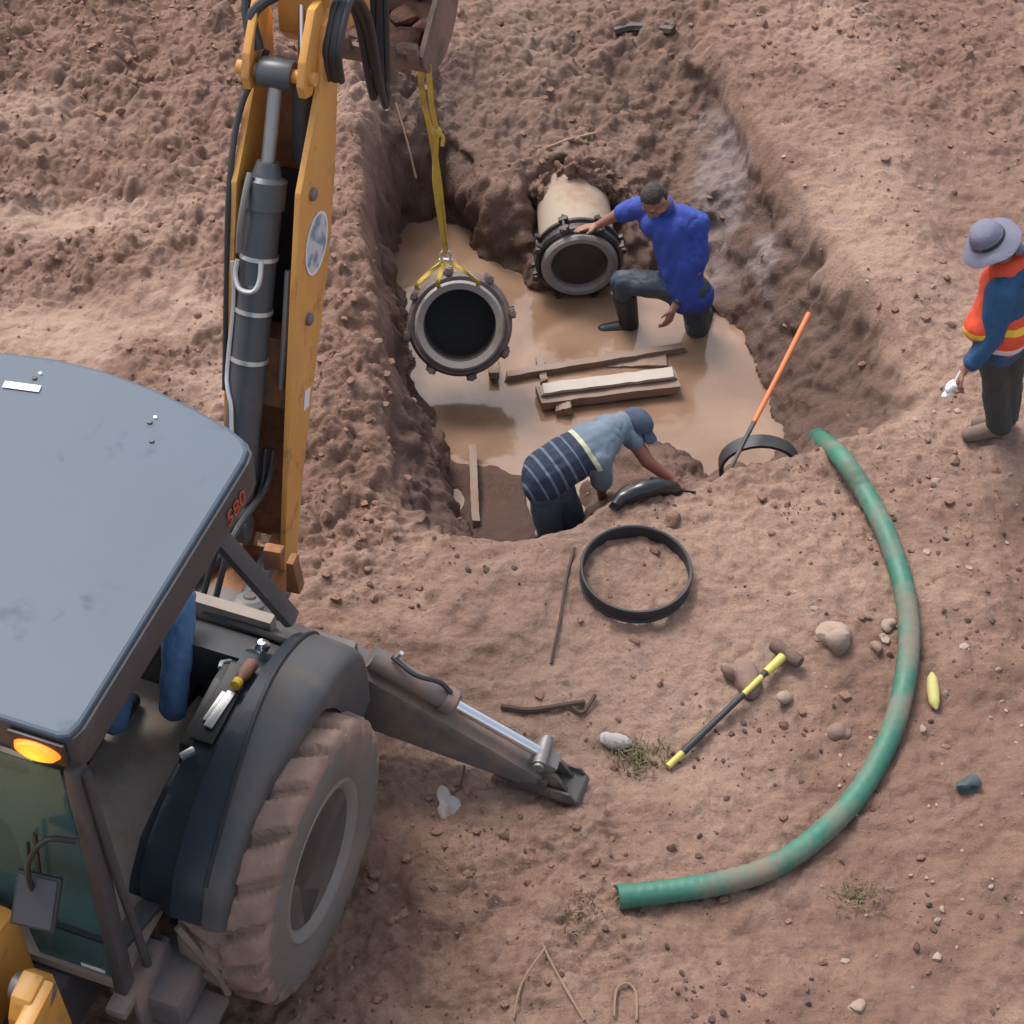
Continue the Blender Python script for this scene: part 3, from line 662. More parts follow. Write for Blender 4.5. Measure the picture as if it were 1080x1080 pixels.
# chassis, hood, front end
m = MB(); m.box((-.06,.1,.62),(.80,2.6,.42),bev=.03); m.box((-.06,-2.1,.72),(.7,2.0,.40),bev=.03); m.box((-.06,0,.70),(1.5,.30,.30),bev=.06); m.build('chassis', 'frame', bh)
hood = [(-1.06,.95),(-1.06,1.40),(-1.30,1.44),(-2.3,1.40),(-2.9,1.25),(-3.0,1.0),(-3.0,.7),(-1.06,.7)]
m = MB(); m.prism(hood, (0,0,0), (0,1,0), (0,0,1), (1,0,0), -.50, .20, .05); m.build('hood', 'yellow2', bh)
for s in (1,-1):
    m = MB(); x = .40 if s > 0 else -.64
    m.prism([(-1.22,.8),(-1.24,1.28),(-1.30,1.36),(-1.42,1.34),(-1.48,1.24),(-1.55,.8)], (0,0,0), (0,1,0), (0,0,1), (1,0,0), x-.05, x+.05, .012); tw = m.build('loader_tower', 'yellow2', bh)
    m = MB(); m.lathe([(0,-.085),(.062,-.085),(.062,.085),(0,.085)], (x,-1.34,1.27), (1,0,0), 20); m.build('pivot_pin', 'steel', tw)
    m = MB(); m.prism([(-1.30,1.34),(-1.40,1.20),(-2.5,.90),(-3.35,.40),(-3.45,.5),(-2.5,1.18)], (0,0,0), (0,1,0), (0,0,1), (1,0,0), x+.06*s-.04, x+.06*s+.04, .012); m.build('loader_arm', 'yellow2', bh)
m = MB(); m.prism([(-3.3,.05),(-3.35,.6),(-3.55,.9),(-3.65,.85),(-3.5,.3),(-4.1,.02),(-4.1,.0)], (0,0,0), (0,1,0), (0,0,1), (1,0,0), -1.15, 1.05, .01); m.build('loader_bucket', 'bucket', bh)
# steps
m = MB(); m.box((.80,-.86,.46),(.30,.30,.05),(0,0,0),.01); m.box((.66,-.86,.64),(.03,.34,.40),(0,0,0),.01); m.tube([(.94,-.70,.50),(.92,-.72,.7),(.74,-.70,.98)], .02, 8); m.box((.62,-.93,.83),(.10,.40,.06),(0,0,0),.012); m.build('step', 'leg', bh)
m = MB(); m.box((.56,-.60,.94),(.10,.60,.05),(0,0,R(-12)),.012); m.build('door_sill', 'frame', bh)
m = MB(); m.box((.72,-.75,.60),(.22,.40,.22),(0,0,R(0)),.03); m.build('battery_box', 'leg', bh)

# wheels
def wheel(x, y, r, w, rimr, side):
    b = bmesh.new(); n = 420
    hw = w/2
    prof = [(-hw*.86, rimr), (-hw*.96, rimr+.04), (-hw*1.03, rimr+(r-rimr)*.45), (-hw*1.0, r*.90), (-hw*.93, r*.955)]
    tread = [(-hw*.86+1.72*hw*k/14, r*.985-.012*abs(k-7)/7) for k in range(15)]
    prof = prof + tread + [(-a, c) for a, c in prof[::-1]]
    rings = []
    for i in range(n):
        th = 2*math.pi*i/n; row = []
        for k, (px, pr) in enumerate(prof):
            u = px/hw; rr = pr
            if 3 <= k <= len(prof)-4:
                s_ = 1 if u > 0 else -1
                ph = (th*19/(2*math.pi) + abs(u)*.55 + (.5 if s_ > 0 else 0)) % 1
                bar = max(0, min(1, (.40-abs(ph-.5))/.05))
                reach = 1 if abs(u) > .08 else .6
                rr += (.046*bar*reach-.026) * (1 if 4 < k < len(prof)-5 else .5)
                rr += .006*math.sin(th*37+u*5)*math.sin(u*9+th*11)
            row.append(b.verts.new((side*px, rr*math.cos(th), rr*math.sin(th))))
        rings.append(row)
    k = len(prof)
    for i in range(n):
        a, c = rings[i], rings[(i+1) % n]
        for j in range(k-1): b.faces.new([a[j], a[j+1], c[j+1], c[j]])
    w_ = MB(); w_.merge(b); w_.lathe([(rimr+.05,-hw*.80),(rimr-.01,-hw*.8),(rimr-.01,hw*.8),(rimr+.05,hw*.8)], (0,0,0), (side,0,0), 64)
    e = w_.build('tyre', 'tyre', None, ang=60)
    e.data.materials.append(mt['sidewall'])
    for p in e.data.polygons:
        c = p.center; rad = math.hypot(c.y, c.z)
        if rad < r*.90 and abs(c.x) > hw*.75: p.material_index = 1
    hub = MB(); rr = rimr
    hub.lathe([(rr+.012,hw*.80),(rr+.03,hw*.90),(rr+.012,hw*.96),(rr-.015,hw*.93),(rr-.04,hw*.80),(rr-.075,hw*.52),(rr-.08,hw*.05),(rr-.10,-hw*.05),(.16,-hw*.12),(.15,hw*.12),(.10,hw*.16),(.09,hw*.30),(.0,hw*.32)], (0,0,0), (side,0,0), 48)
    for q in range(8):
        a = 2*math.pi*q/8; hub.lathe([(0,0),(.018,0),(.018,.03),(0,.03)], (side*(-hw*.11), .21*math.cos(a), .21*math.sin(a)), (side,0,0), 6)
    h = hub.build('rim', 'rim', e, ang=40)
    e.name = 'wheel'; e.parent = bh; e.location = (x, y, r)
    return e
wheel(.925, 0, .715, .46, .395, 1)
wheel(-1.04, 0, .715, .46, .395, -1)
wheel(.78, -2.25, .45, .30, .22, 1); wheel(-.90, -2.25, .45, .30, .22, -1)

# rear frame, stabilisers
m = MB(); m.box((0,1.08,.62),(1.66,.22,.52),bev=.03); m.box((0,1.22,.86),(.9,.10,.10),bev=.02); m.box((0,1.22,.38),(.9,.10,.10),bev=.02); m.build('rear_frame', 'leg', bh)
def stab(s):
    P0, P1 = V((s*.80,1.13,.80)), V((s*1.86,1.24,.16))
    d = (P1-P0).normalized(); F = frame_from(d, (0,0,1)); up = F.col[1] if F.col[1].z > 0 else -F.col[1]; sd = d.cross(up)
    m = MB(); L_ = (P1-P0).length
    m.prism([(0,-.34),(.30,-.34),(L_*.78,-.14),(L_,-.055),(L_+.04,0),(L_,.05),(L_*.7,.06),(0,.06)], P0-up*.04, d, up, sd, -.085, .085, .015)
    root = m.build('stabilizer_leg', 'leg', bh)
    a, b_ = P0+d*.16+up*.095+sd*.0, P1-d*.10+up*.105
    dd = (b_-a).normalized()
    m = MB(); m.tube([a-dd*.08, a+dd*.36], .062, 16); m.lathe([(.055,.36),(.072,.36),(.072,.42),(.045,.44),(.0,.44)], a, dd, 16); m.build('stabilizer_cylinder', 'leg', root)
    m = MB(); m.tube([a+dd*.40, b_], .033, 14); m.build('cylinder_rod', 'chrome', root)
    m = MB(); m.tube([a+up*.09+dd*.0, a+up*.12+dd*.14+sd*.05, a+up*.10+dd*.28, a+up*.07+dd*.37], .014, 8, smooth_path=4); m.build('hose', 'hose', root)
    m = MB(); m.tube([a+up*.05+dd*.02, a+up*.16+dd*.02], .013, 8); m.build('fitting', 'steelpipe', root)
    m = MB(); m.tube([b_-sd*.08, b_+sd*.08], .04, 14); m.lathe([(.0,-.1),(.03,-.1),(.03,.1),(0,.1)], b_, sd, 12); m.box(b_+V((0,0,-.07)), (.10,.13,.14), F, .01); m.build('rod_clevis', 'steel', root)
    m = MB(); c = P1+V((s*.0,0,-.10))
    m.prism([(-.28,.0),(-.23,-.028),(.17,-.028),(.21,.0),(.19,.025),(.06,.04),(-.06,.04),(-.26,.025)], c, (s,0,0), (0,0,1), (0,1,0), -.09, .09, .008)
    for q in (-.05,.05): m.prism([(-.13,.03),(.13,.03),(.06,.15),(-.06,.15)], c, (s,0,0), (0,0,1), (0,1,0), q-.012, q+.012, .004)
    for q in (-.09,.09): m.prism([(-.2,.0),(.2,.0),(.15,.07),(-.15,.07)], c, (s,0,0), (0,0,1), (0,1,0), q-.008, q+.008, .003)
    m.lathe([(0,-.1),(.024,-.1),(.024,.1),(0,.1)], c+V((0,0,.10)), (0,1,0), 12)
    m.build('stabilizer_pad', 'padsteel', root)
stab(1); stab(-1)

# swing post and boom
a0 = R(4.7); e1 = V((-math.sin(a0), math.cos(a0), 0)); e3 = V((math.cos(a0), math.sin(a0), 0)); ez = V((0,0,1))
p0 = V((.08,1.6,.8)); EL = R(66)
ea = e1*math.cos(EL)+ez*math.sin(EL); eb = -e1*math.sin(EL)+ez*math.cos(EL)
bp = lambda a, b, c=0: p0+ea*a+eb*b+e3*c
m = MB(); m.box(V((0,1.36,.60)),(.34,.24,.62),(0,0,0),.03)
m.prism([(-.26,-.35),(.08,-.33),(.12,.05),(.05,.16),(-.08,.16),(-.26,.02)], p0-e3*0, e1, ez, e3, -.13, -.06, .012); m.prism([(-.26,-.35),(.08,-.33),(.12,.05),(.05,.16),(-.08,.16),(-.26,.02)], p0, e1, ez, e3, .06, .13, .012)
m.lathe([(0,-.2),(.05,-.2),(.05,.2),(0,.2)], p0, e3, 16); m.build('swing_post', 'rustpaint', bh)
nearE = [(0,.10),(.5,.15),(1.06,.20),(1.64,.24),(2.12,.26),(2.6,.07),(2.9,.06)]
farE = [(2.97,-.02),(2.9,-.10),(2.6,-.19),(2.15,-.26),(1.64,-.27),(1.06,-.18),(.5,-.10),(0,-.10),(-.06,0)]
outl = nearE+farE
boom = None
for c in (.155,-.175):
    m = MB(); m.prism(outl, p0, ea, eb, e3, c-.016, c+.016, .006); pl = m.build('boom_plate', 'yellow', bh)
    if c > 0: boom = pl
m = MB()
m.prism([(.1,-.08),(.5,-.09),(1.06,-.165),(1.64,-.255),(2.15,-.245),(2.6,-.175),(2.6,-.165),(2.15,-.235),(1.64,-.245),(1.06,-.155),(.5,-.08),(.1,-.07)], p0, ea, eb, e3, -.156, .136)
m.prism([(.92,-.1),(1.30,-.16),(1.30,.12),(.92,.10)], p0, ea, eb, e3, -.156, .136)
m.build('boom_web', 'rustpaint', bh)
m = MB(); m.prism([(1.30,-.15),(2.1,-.22),(2.1,-.2),(1.30,-.13)], p0+eb*.02, ea, eb, e3, -.15, .13); m.build('boom_black_sheet', 'black', bh)  # black sheet standing for the hole between the boom plates
# badge on the outer plate
m = MB(); m.lathe([(0,0),(.165,0),(.165,.003),(0,.003)], (0,0,0), e3, 40); m.build('round_badge', 'badge', boom, loc=bp(1.79,-.03,.1725))
m = MB(); m.lathe([(.150,.003),(.165,.003),(.165,.005),(.150,.005)], (0,0,0), e3, 40, True); m.build('badge_ring', 'white', boom, loc=bp(1.79,-.03,.1725))
m = MB(); m.prism([(-.055,-.04),(.055,-.04),(.055,.04),(-.055,.04)], bp(.93,-.06,.172), ea, eb, e3, 0, .003); m.build('sticker', 'white', boom)
for a, b_ in ((2.08,.10),(1.4,.02),(2.75,-.02),(.02,.0)): m = MB(); m.lathe([(0,0),(.034,0),(.034,.02),(.018,.03),(0,.03)], bp(a,b_,.171), e3, 16); m.build('pin_boss', 'steel', boom)
# boom cylinder
cc = -.045
ca, cb_ = bp(.30,.26,cc-.03), bp(2.66,.16,cc+.02); dd = (cb_-ca).normalized()
Lc = (cb_-ca).length
m = MB(); m.tube([ca, ca+dd*1.72], .092, 28); m.lathe([(.08,1.70),(.105,1.70),(.105,1.84),(.075,1.86),(.055,1.93),(0,1.93)], ca, dd, 28); m.lathe([(0,-.09),(.075,-.09),(.075,.09),(0,.09)], ca-dd*.03, e3, 20)
bc = m.build('boom_cylinder', 'cyl', bh)
m = MB(); m.tube([ca+dd*1.9, cb_], .036, 16); m.build('cylinder_rod', 'greyrod', bc)
m = MB(); m.lathe([(0,-.085),(.068,-.085),(.075,-.07),(.075,.07),(.068,.085),(0,.085)], cb_, e3, 24); m.build('rod_eye', 'cyl', bc)
fb = dd.cross(e3); fb = fb if fb.dot(eb) > 0 else -fb
cp = lambda t, a, o=.105: ca+dd*t+(fb*math.cos(a)-e3*math.sin(a))*o
m = MB(); m.tube([cp(1.42,R(58),.13), cp(1.2,R(62)), cp(.86,R(62)), cp(.76,R(45)), cp(.68,R(22)), cp(.60,R(15)), cp(.50,R(8)), cp(.46,R(5),.09)], .0125, 8, smooth_path=5)
m.tube([cp(1.44,R(40),.12), cp(1.36,R(40),.125), cp(1.30,R(20),.125), cp(1.30,R(-12),.125), cp(1.36,R(-25),.125), cp(1.46,R(-25),.12)], .0135, 8, smooth_path=4)
m.build('hydraulic_line', 'steelpipe', bc)
m = MB(); m.tube([cp(1.48,R(38),.12), cp(1.62,R(30),.14), cp(1.78,R(28),.13), cp(1.88,R(35),.10)], .017, 8, smooth_path=4); m.build('line_hose', 'steel', bc)
for t in (.90,1.16,1.44): m = MB(); m.lathe([(.094,0),(.0985,0),(.0985,.022),(.094,.022)], ca+dd*t, dd, 28, True); m.build('clamp_band', 'steelpipe', bc)
m = MB(); m.tube([bp(1.05,.16,.10), bp(1.35,.20,.115), bp(1.7,.2,.11)], .016, 8, smooth_path=4); m.build('valve_line', 'steel', bh)
m = MB(); m.tube([bp(1.0,.19,-.188), bp(1.6,.23,-.195), bp(2.1,.25,-.20), bp(2.45,.16,-.20), bp(2.75,.10,-.1)], .016, 10, smooth_path=5); m.build('boom_hose', 'hose', bh)
# base clutter: valves, swing cylinders, lines
m = MB(); m.tube([V((.22,1.02,.95)), bp(.05,.02,.0)+V((.12,-.1,.1))], .055, 16); m.tube([V((-.22,1.02,.95)), bp(.05,.02,.0)+V((-.12,-.1,.1))], .055, 16); m.build('swing_cylinder', 'cyl', bh)
m = MB()
for k in range(4):
    x = -.08+.07*k
    m.tube([V((x,1.0,1.12)), V((x+.04,1.2,1.30+.04*k)), bp(.35+.05*k,.20,x*.5), bp(.7,.14,x*.6)], .017, 8, smooth_path=6)
m.build('hose_bundle', 'hose', bh)
m = MB(); m.prism([(-.05,-.07),(.05,-.07),(.06,.07),(-.04,.09)], V((.34,1.28,1.24)), V((.9,.2,.1)), ez, V((0,1,0)), -.03, .03, .01); m.prism([(.0,-.12),(.08,-.12),(.06,.12),(.02,.12)], V((.36,1.36,1.05)), e3, ez, e1, -.04, .04, .01); m.build('bracket', 'rustpaint', bh)
# top links and dipper
m = MB()
for c in (.115,-.165): m.prism([(-.09,-.05),(-.03,-.085),(.07,-.09),(.28,-.16),(.36,-.10),(.33,-.0),(.09,.085),(-.03,.085),(-.09,.04)], cb_-e3*cb_.dot(e3)*0, ea, eb, e3, c-cc-.03, c-cc+.01, .006)
m.lathe([(0,-.2),(.035,-.2),(.035,.2),(0,.2)], cb_, e3, 16)
m.build('boom_link', 'yellow', bh)
P1 = bp(2.87,0)
Bp = P1+e1*1.935-ez*1.0-e3*.19      # bucket pin
dq = (Bp-P1).normalized(); dn = dq.cross(e3); dn = dn if dn.z > 0 else -dn
LD = (Bp-P1).length
m = MB()
m.prism([(.02,.04),(-.06,.24),(-.02,.34),(.06,.30),(.3,.20),(LD*.7,.10),(LD+.06,.05),(LD+.06,-.06),(LD*.7,-.09),(.25,-.12),(.08,-.06)], P1, dq, dn, e3, -.105, .105, .02)
dip = m.build('dipper', 'yellow', bh)
m = MB(); m.tube([P1+dn*.34+dq*.0, P1+dn*.28+dq*.75], .07, 18); m.build('bucket_cylinder', 'cyl', dip)
m = MB(); m.tube([P1+dn*.26+dq*.75, Bp+dn*.22-dq*.25], .03, 14); m.build('cylinder_rod', 'chrome', dip)
m = MB(); m.tube([bp(2.2,-.08,.05), bp(2.62,.0,.05)], .05, 16); m.build('dipper_cylinder', 'cyl', dip)
m = MB(); m.tube([bp(2.62,.0,.05), P1+dn*.30+dq*.02], .022, 12); m.build('cylinder_rod', 'chrome', dip)
m = MB()
for c in (.13,-.13): m.prism([(-.28,.24),(-.2,.28),(.07,.06),(.06,-.05),(-.03,-.03)], Bp, dq, dn, e3, c-.012, c+.012, .004)
m.build('bucket_link', 'yellow', dip)
# hanging hoses
m = MB()
for k, (c, dz) in enumerate(((.17,-.10),(.20,-.02),(.235,-.14),(.21,-.06))):
    m.tube([bp(2.62,-.05,c), bp(2.80,.06,c+.01), P1+e3*(c+.01)+e1*.14+ez*.10, P1+e3*(c+.03)+e1*.30+ez*(-.12), P1+e3*(c+.05)+e1*.36+ez*(-.42+dz), P1+e3*(c+.06)+e1*.40+ez*(-.58+dz), P1+e3*(c+.06)+e1*.44+ez*(-.40+dz), P1+e3*(c+.05)+e1*.50+ez*.0, P1+e3*(c-.02)+e1*.55+ez*.30], .018, 8, smooth_path=6)
m.build('hose_loop', 'hose', bh)
m = MB(); m.tube([cb_-e3*.1+ea*.1, P1-e3*.16+ez*.12-e1*.12, P1+e3*.0+ez*.20, P1+e3*.2+ez*.16+e1*.1], .03, 10, smooth_path=5); m.tube([cb_-e3*.14+ea*.12, P1-e3*.2+ez*.18-e1*.05, P1+e3*.02+ez*.27, P1+e3*.22+ez*.2+e1*.14], .026, 10, smooth_path=5); m.build('hose_bridge', 'hose', bh)
# bucket
bo = [(-.43,-.22),(-.40,-.30),(-.33,-.40),(-.18,-.48),(.02,-.50),(.22,-.40),(.34,-.18),(.36,.06),(.22,.16)]
def bk(name, mat, par, scale=1, w=.31):
    m = MB(); pts = catmull([V((p[0], p[1], 0)) for p in bo], 4)
    b = bmesh.new(); rows = []
    for p in pts:
        q = V((p.x, p.y))
        c = V((-.06,-.12)); d = (q-c).normalized()
        q2 = q-d*.028
        rows.append([b.verts.new(Bp+e1*q.x+ez*q.y-e3*w), b.verts.new(Bp+e1*q.x+ez*q.y+e3*w), b.verts.new(Bp+e1*q2.x+ez*q2.y+e3*w), b.verts.new(Bp+e1*q2.x+ez*q2.y-e3*w)])
    for a, c in zip(rows, rows[1:]):
        for i in range(4): b.faces.new([a[i], a[(i+1) % 4], c[(i+1) % 4], c[i]])
    b.faces.new(rows[0]); b.faces.new(rows[-1][::-1]); m.merge(b)
    for c in (-w, w): m.prism([(p.x, p.y) for p in pts], Bp, e1, ez, e3, c-.014, c+.014)
    return m
bm_ = bk('bucket', 'bucket', bh); 
bu = bm_.build('bucket', 'bucket', bh)
m = MB()
for k in range(5):
    c = -.27+.135*k; m.prism([(-.40,-.24),(-.445,-.26),(-.47,-.15),(-.445,-.12)], Bp+V((0,0,0)), e1, ez, e3, c-.032, c+.032, .008)
m.build('tooth_row', 'bucket', bu)
m = MB(); m.prism([(-.03,.14),(.06,.14),(.10,-.05),(-.06,-.05)], Bp, e1, ez, e3, -.16, -.135); m.prism([(-.03,.14),(.06,.14),(.10,-.05),(-.06,-.05)], Bp, e1, ez, e3, .135, .16); m.lathe([(0,-.2),(.03,-.2),(.03,.2),(0,.2)], Bp, e3, 14); m.build('bucket_ear', 'bucket', bu)
m = MB()
for k in range(16): m.lump(Bp+e1*(-.30+.035*k)+ez*(-.34+.02*math.sin(k*3))+e3*(.22*math.sin(k*2.3)), .085, (1,1,.7), .6, k, 2)
m.build('mud_fill', 'clod', bu)
BW = bh.matrix_basis
BUCKET_HOOK = BW @ (Bp+e1*-.30-ez*.42+e3*.29)
#@@REST@@
# ------------------------------------------------------------------ people
def blob(name, parts, mat, parent, org, voxel=.008, smooth=3, wrinkle=0., wscale=14, attr=None, seed=0, plain=()):
    m = MB()
    for p in parts:
        if p[0] == 'c':                    # tapered capsule
            _, a, b, r0, r1 = p; a, b = V(a), V(b); d = (b-a); L_ = d.length
            if L_ < 1e-5: d = V((0,0,1))
            d = d.normalized(); prof = []
            for k in range(6): t = math.pi/2*(1-k/5); prof.append((max(r0*math.cos(t), 1e-4), -r0*math.sin(t)))
            for k in range(6): t = math.pi/2*k/5; prof.append((max(r1*math.cos(t), 1e-4), L_+r1*math.sin(t)))
            m.lathe(prof, a, d, 16)
        else:                              # ellipsoid: centre, radii, matrix
            _, c, rr, F = p; b = bmesh.new(); bmesh.ops.create_icosphere(b, subdivisions=3, radius=1)
            for v in b.verts: v.co = V(c) + F @ V((v.co.x*rr[0], v.co.y*rr[1], v.co.z*rr[2]))
            m.merge(b)
    bmesh.ops.recalc_face_normals(m.bm, faces=m.bm.faces[:])
    me = bpy.data.meshes.new('tmp'); m.bm.to_mesh(me); m.bm.free()
    t = bpy.data.objects.new('tmp', me); C.objects.link(t)
    r = t.modifiers.new('r', 'REMESH'); r.mode = 'VOXEL'; r.voxel_size = voxel
    if smooth: s = t.modifiers.new('s', 'SMOOTH'); s.factor = .5; s.iterations = smooth
    bpy.context.view_layer.update()
    out = bpy.data.meshes.new_from_object(t.evaluated_get(bpy.context.evaluated_depsgraph_get()))
    bpy.data.objects.remove(t); bpy.data.meshes.remove(me)
    n = len(out.vertices); co_ = np.empty(n*3); out.vertices.foreach_get('co', co_); co_ = co_.reshape(-1,3)
    if wrinkle:
        no = np.empty(n*3); out.vertices.foreach_get('normal', no); no = no.reshape(-1,3)
        q = co_*wscale
        wv = vn(q[:,0], q[:,1], q[:,2]*.45, seed)+.7*np.abs(vn(q[:,0]*1.9, q[:,1]*1.9, q[:,2]*.9, seed+1))-.35
        co_ = co_+no*(wv*wrinkle)[:,None]
    if attr is not None:
        a, b = V(attr[0]), V(attr[1]); d = b-a
        sv = ((co_-np.array(a))@np.array(d))/d.length_squared
        for pa, pb, rr in plain:
            pa, pb = np.array(pa), np.array(pb); e = pb-pa; t = np.clip(((co_-pa)@e)/(e@e), 0, 1.2); dist = np.linalg.norm(co_-pa-t[:,None]*e, axis=1)
            sv = np.where((dist < rr) & (t > .12), np.maximum(sv, .9), sv)
        fattr(out, 's', sv)
    co_ = co_-np.array(V(org)); out.vertices.foreach_set('co', co_.astype(np.float32).ravel())
    out.polygons.foreach_set('use_smooth', np.ones(len(out.polygons), bool)); out.update()
    out.name = name; out.materials.clear(); out.materials.append(mt[mat])
    o = bpy.data.objects.new(name, out); C.objects.link(o); o.parent = parent; return o

def hand_parts(w, d, n, side, curl=.5, k=1.0):
    w, d, n = V(w), V(d).normalized(), V(n); n = (n-d*n.dot(d)).normalized(); s = d.cross(n)
    P = [('c', w-d*.02, w+d*.02, .026*k, .026*k)]
    for i in range(4):
        q = w+d*(.088-.004*abs(i-1.3))*k+s*(i-1.5)*.021*k
        P.append(('c', w+d*.012+s*(i-1.5)*.013*k, q, .015*k, .0125*k))
        ln = (.042,.048,.045,.035)[i]*k
        q2 = q+(d*math.cos(curl*.7)+n*math.sin(curl*.7))*ln; q3 = q2+(d*math.cos(curl*1.5)+n*math.sin(curl*1.5))*ln*.75
        P += [('c', q, q2, .0098*k, .009*k), ('c', q2, q3, .009*k, .0078*k)]
    t0 = w+d*.02*k+s*side*.022*k; t1 = t0+(d*.62+s*side*.7+n*.25).normalized()*.045*k; t2 = t1+(d*.9+s*side*.25+n*.35).normalized()*.033*k
    P += [('c', t0, t1, .0145*k, .0115*k), ('c', t1, t2, .011*k, .009*k)]
    return P

def head_parts(c, f, u, k=1.0):
    f = V(f).normalized(); u = V(u); u = (u-f*u.dot(f)).normalized(); l = u.cross(f)
    F = Matrix((l, f, u)).transposed(); g = lambda x, y, z: V(c)+F @ V((x*k, y*k, z*k))
    P = [('e', g(0,-.012,.025), (.076*k,.094*k,.092*k), F), ('e', g(0,.018,-.035), (.062*k,.070*k,.078*k), F), ('c', g(0,.05,-.085), g(0,.062,-.08), .026*k, .024*k),
         ('c', g(0,.082,.012), g(0,.103,-.022), .010*k, .016*k), ('c', g(-.016,.092,-.024), g(.016,.092,-.024), .009*k, .009*k),
         ('c', g(-.04,.072,.024), g(.04,.072,.024), .014*k, .014*k), ('c', g(-.020,.086,-.052), g(.020,.086,-.052), .0085*k, .0085*k), ('c', g(-.018,.083,-.064), g(.018,.083,-.064), .009*k, .009*k),
         ('c', g(-.045,.055,-.03), g(-.05,.03,-.06), .02*k, .02*k), ('c', g(.045,.055,-.03), g(.05,.03,-.06), .02*k, .02*k)]
    for s in (-1,1): P += [('e', g(s*.078,-.012,-.005), (.010*k,.020*k,.032*k), F)]
    return P, g, F

def person(label, J, org, face, up, k=1.0, hands=None, group=None):
    org = V(org); root = thing('person', label, 'person', org, 0, group)
    J = {a: V(b) for a, b in J.items()}
    P, g, F = head_parts(J['head'], face, up, k)
    nk = J['neck']; ch = J['neck'].lerp(J['pel'], .35)
    P += [('c', nk-(J['head']-nk)*.2, J['head']-F.col[2]*.03-F.col[1]*.02, .062*k, .056*k),
          ('c', J['shL'].lerp(nk,.15), J['shR'].lerp(nk,.15), .060*k, .060*k), ('c', ch.lerp(J['shL'],.3), ch.lerp(J['shR'],.3), .098*k, .098*k),
          ('c', ch, J['pel'], .115*k, .105*k), ('c', J['hiL'], J['hiR'], .092*k, .092*k)]
    for s in 'LR':
        P += [('c', J['sh'+s], J['el'+s], .056*k, .043*k), ('c', J['el'+s], J['ha'+s], .043*k, .028*k),
              ('c', J['hi'+s], J['kn'+s], .082*k, .058*k), ('c', J['kn'+s], J['an'+s], .060*k, .040*k)]
        hd = (hands or {}).get(s)
        if hd: P += hand_parts(J['ha'+s], *hd)
        if 'to'+s in J: P += [('c', J['an'+s]-V((0,0,.03)), J['to'+s], .042*k, .034*k)]
    return root, J, P, g, F, org

def eyes(g, root, org, k=1):
    for s in (-1,1):
        m = MB(); m.lathe([(0,-.008),(.007,-.004),(.009,0),(.007,.004),(0,.008)], g(s*.031,.083,.006), (0,0,1), 10); m.build('eye', 'eye', root, org)

SOLE = WZ-.02
# --- man in blue, one knee down in the water
org = V((1.15, 10.86, WZ))
J = dict(pel=at(722,300,-.42), neck=at(703,219,.10), head=at(690,212,.22), shL=at(671,219,.05), shR=at(735,234,.02), elL=at(652,226,-.06), haL=at(630,238,-.21), elR=at(736,282,-.27), haR=at(710,326,-.52),
 hiL=at(708,302,-.45), knL=at(656,297,-.46), anL=at(664,341,-.87), hiR=at(733,306,-.49), knR=at(735,346,-.87), anR=at(742,325,-.86))
J['toL'] = J['anL']+V((-.19,-.03,-.03)); J['toR'] = J['anR']+V((.02,.14,-.03))
root, J, P, g, F, org = person('man in a royal blue shirt kneeling in the trench water, hand on the black collar', J, org, (-.42,-.72,-.62), (-.1,.25,1), 1.0,
   hands=dict(L=(V((-.95,-.05,-.12)), V((.0,-.3,-1)), 1, .3), R=(V((-.35,-.55,-.75)), V((-.6,.4,-.2)), -1, .6)))
blob('body', P, 'skin', root, org, .0062, 2); eyes(g, root, org)
hair = [('e', g(0,-.022,.050), (.080,.090,.078), F), ('e', g(0,-.055,.0), (.074,.055,.075), F)]
blob('hair', hair, 'hair', root, org, .006, 2, .003, 90)
ch = J['neck'].lerp(J['pel'], .3); hem = J['pel']+V((.0,0,-.07)); mid = J['neck'].lerp(J['pel'], .68)
S = [('c', J['shL'].lerp(J['neck'],.25), J['shR'].lerp(J['neck'],.25), .085, .085), ('c', ch.lerp(J['shL'],.45), ch.lerp(J['shR'],.45), .122, .122), ('c', ch, mid, .148, .150), ('c', mid.lerp(J['hiL'],.25), mid.lerp(J['hiR'],.35), .142, .142),
     ('c', mid, hem, .150, .150), ('c', J['hiL'].lerp(J['hiR'],.35)+V((0,0,-.02)), J['hiR']+V((.0,-.0,-.04)), .14, .138),
     ('c', J['shL'], J['shL'].lerp(J['elL'],.72), .078, .072), ('c', J['shR'], J['shR'].lerp(J['elR'],.86), .082, .082)]
blob('shirt', S, 'blueshirt', root, org, .008, 14, .013, 11, seed=3)
m = MB(); nk = J['neck']+(J['head']-J['neck'])*.22; m.lathe([(.066+.014*math.cos(a), .014*math.sin(a)*1.6) for a in [k*math.pi/3 for k in range(6)]], nk, J['head']-J['neck'], 20, True); m.build('collar', 'blueshirt', root, org)
T = [('c', J['hiL'], J['hiR'], .115, .115), ('c', J['hiL'], J['knL'], .112, .086), ('c', J['knL'], J['knL'].lerp(J['anL'],.62), .085, .075), ('c', J['hiR'], J['knR'], .108, .088), ('c', J['knR'], J['anR'].lerp(J['knR'],.3), .085, .078)]
blob('jeans', T, 'denim_dark', root, org, .009, 4, .010, 13, seed=5)
for s in 'LR':
    B_ = [('c', J['kn'+s].lerp(J['an'+s],.35), J['an'+s], .088, .068), ('c', J['an'+s]-V((0,0,.03)), J['to'+s]-V((0,0,.01)), .058, .046)]
    blob('boot', B_, 'blackboot', root, org, .008, 3)
m = MB(); m.tube([J['elR'].lerp(J['haR'],.80), J['elR'].lerp(J['haR'],.86)], .037, 12); m.build('wristwatch', 'black', root, org)

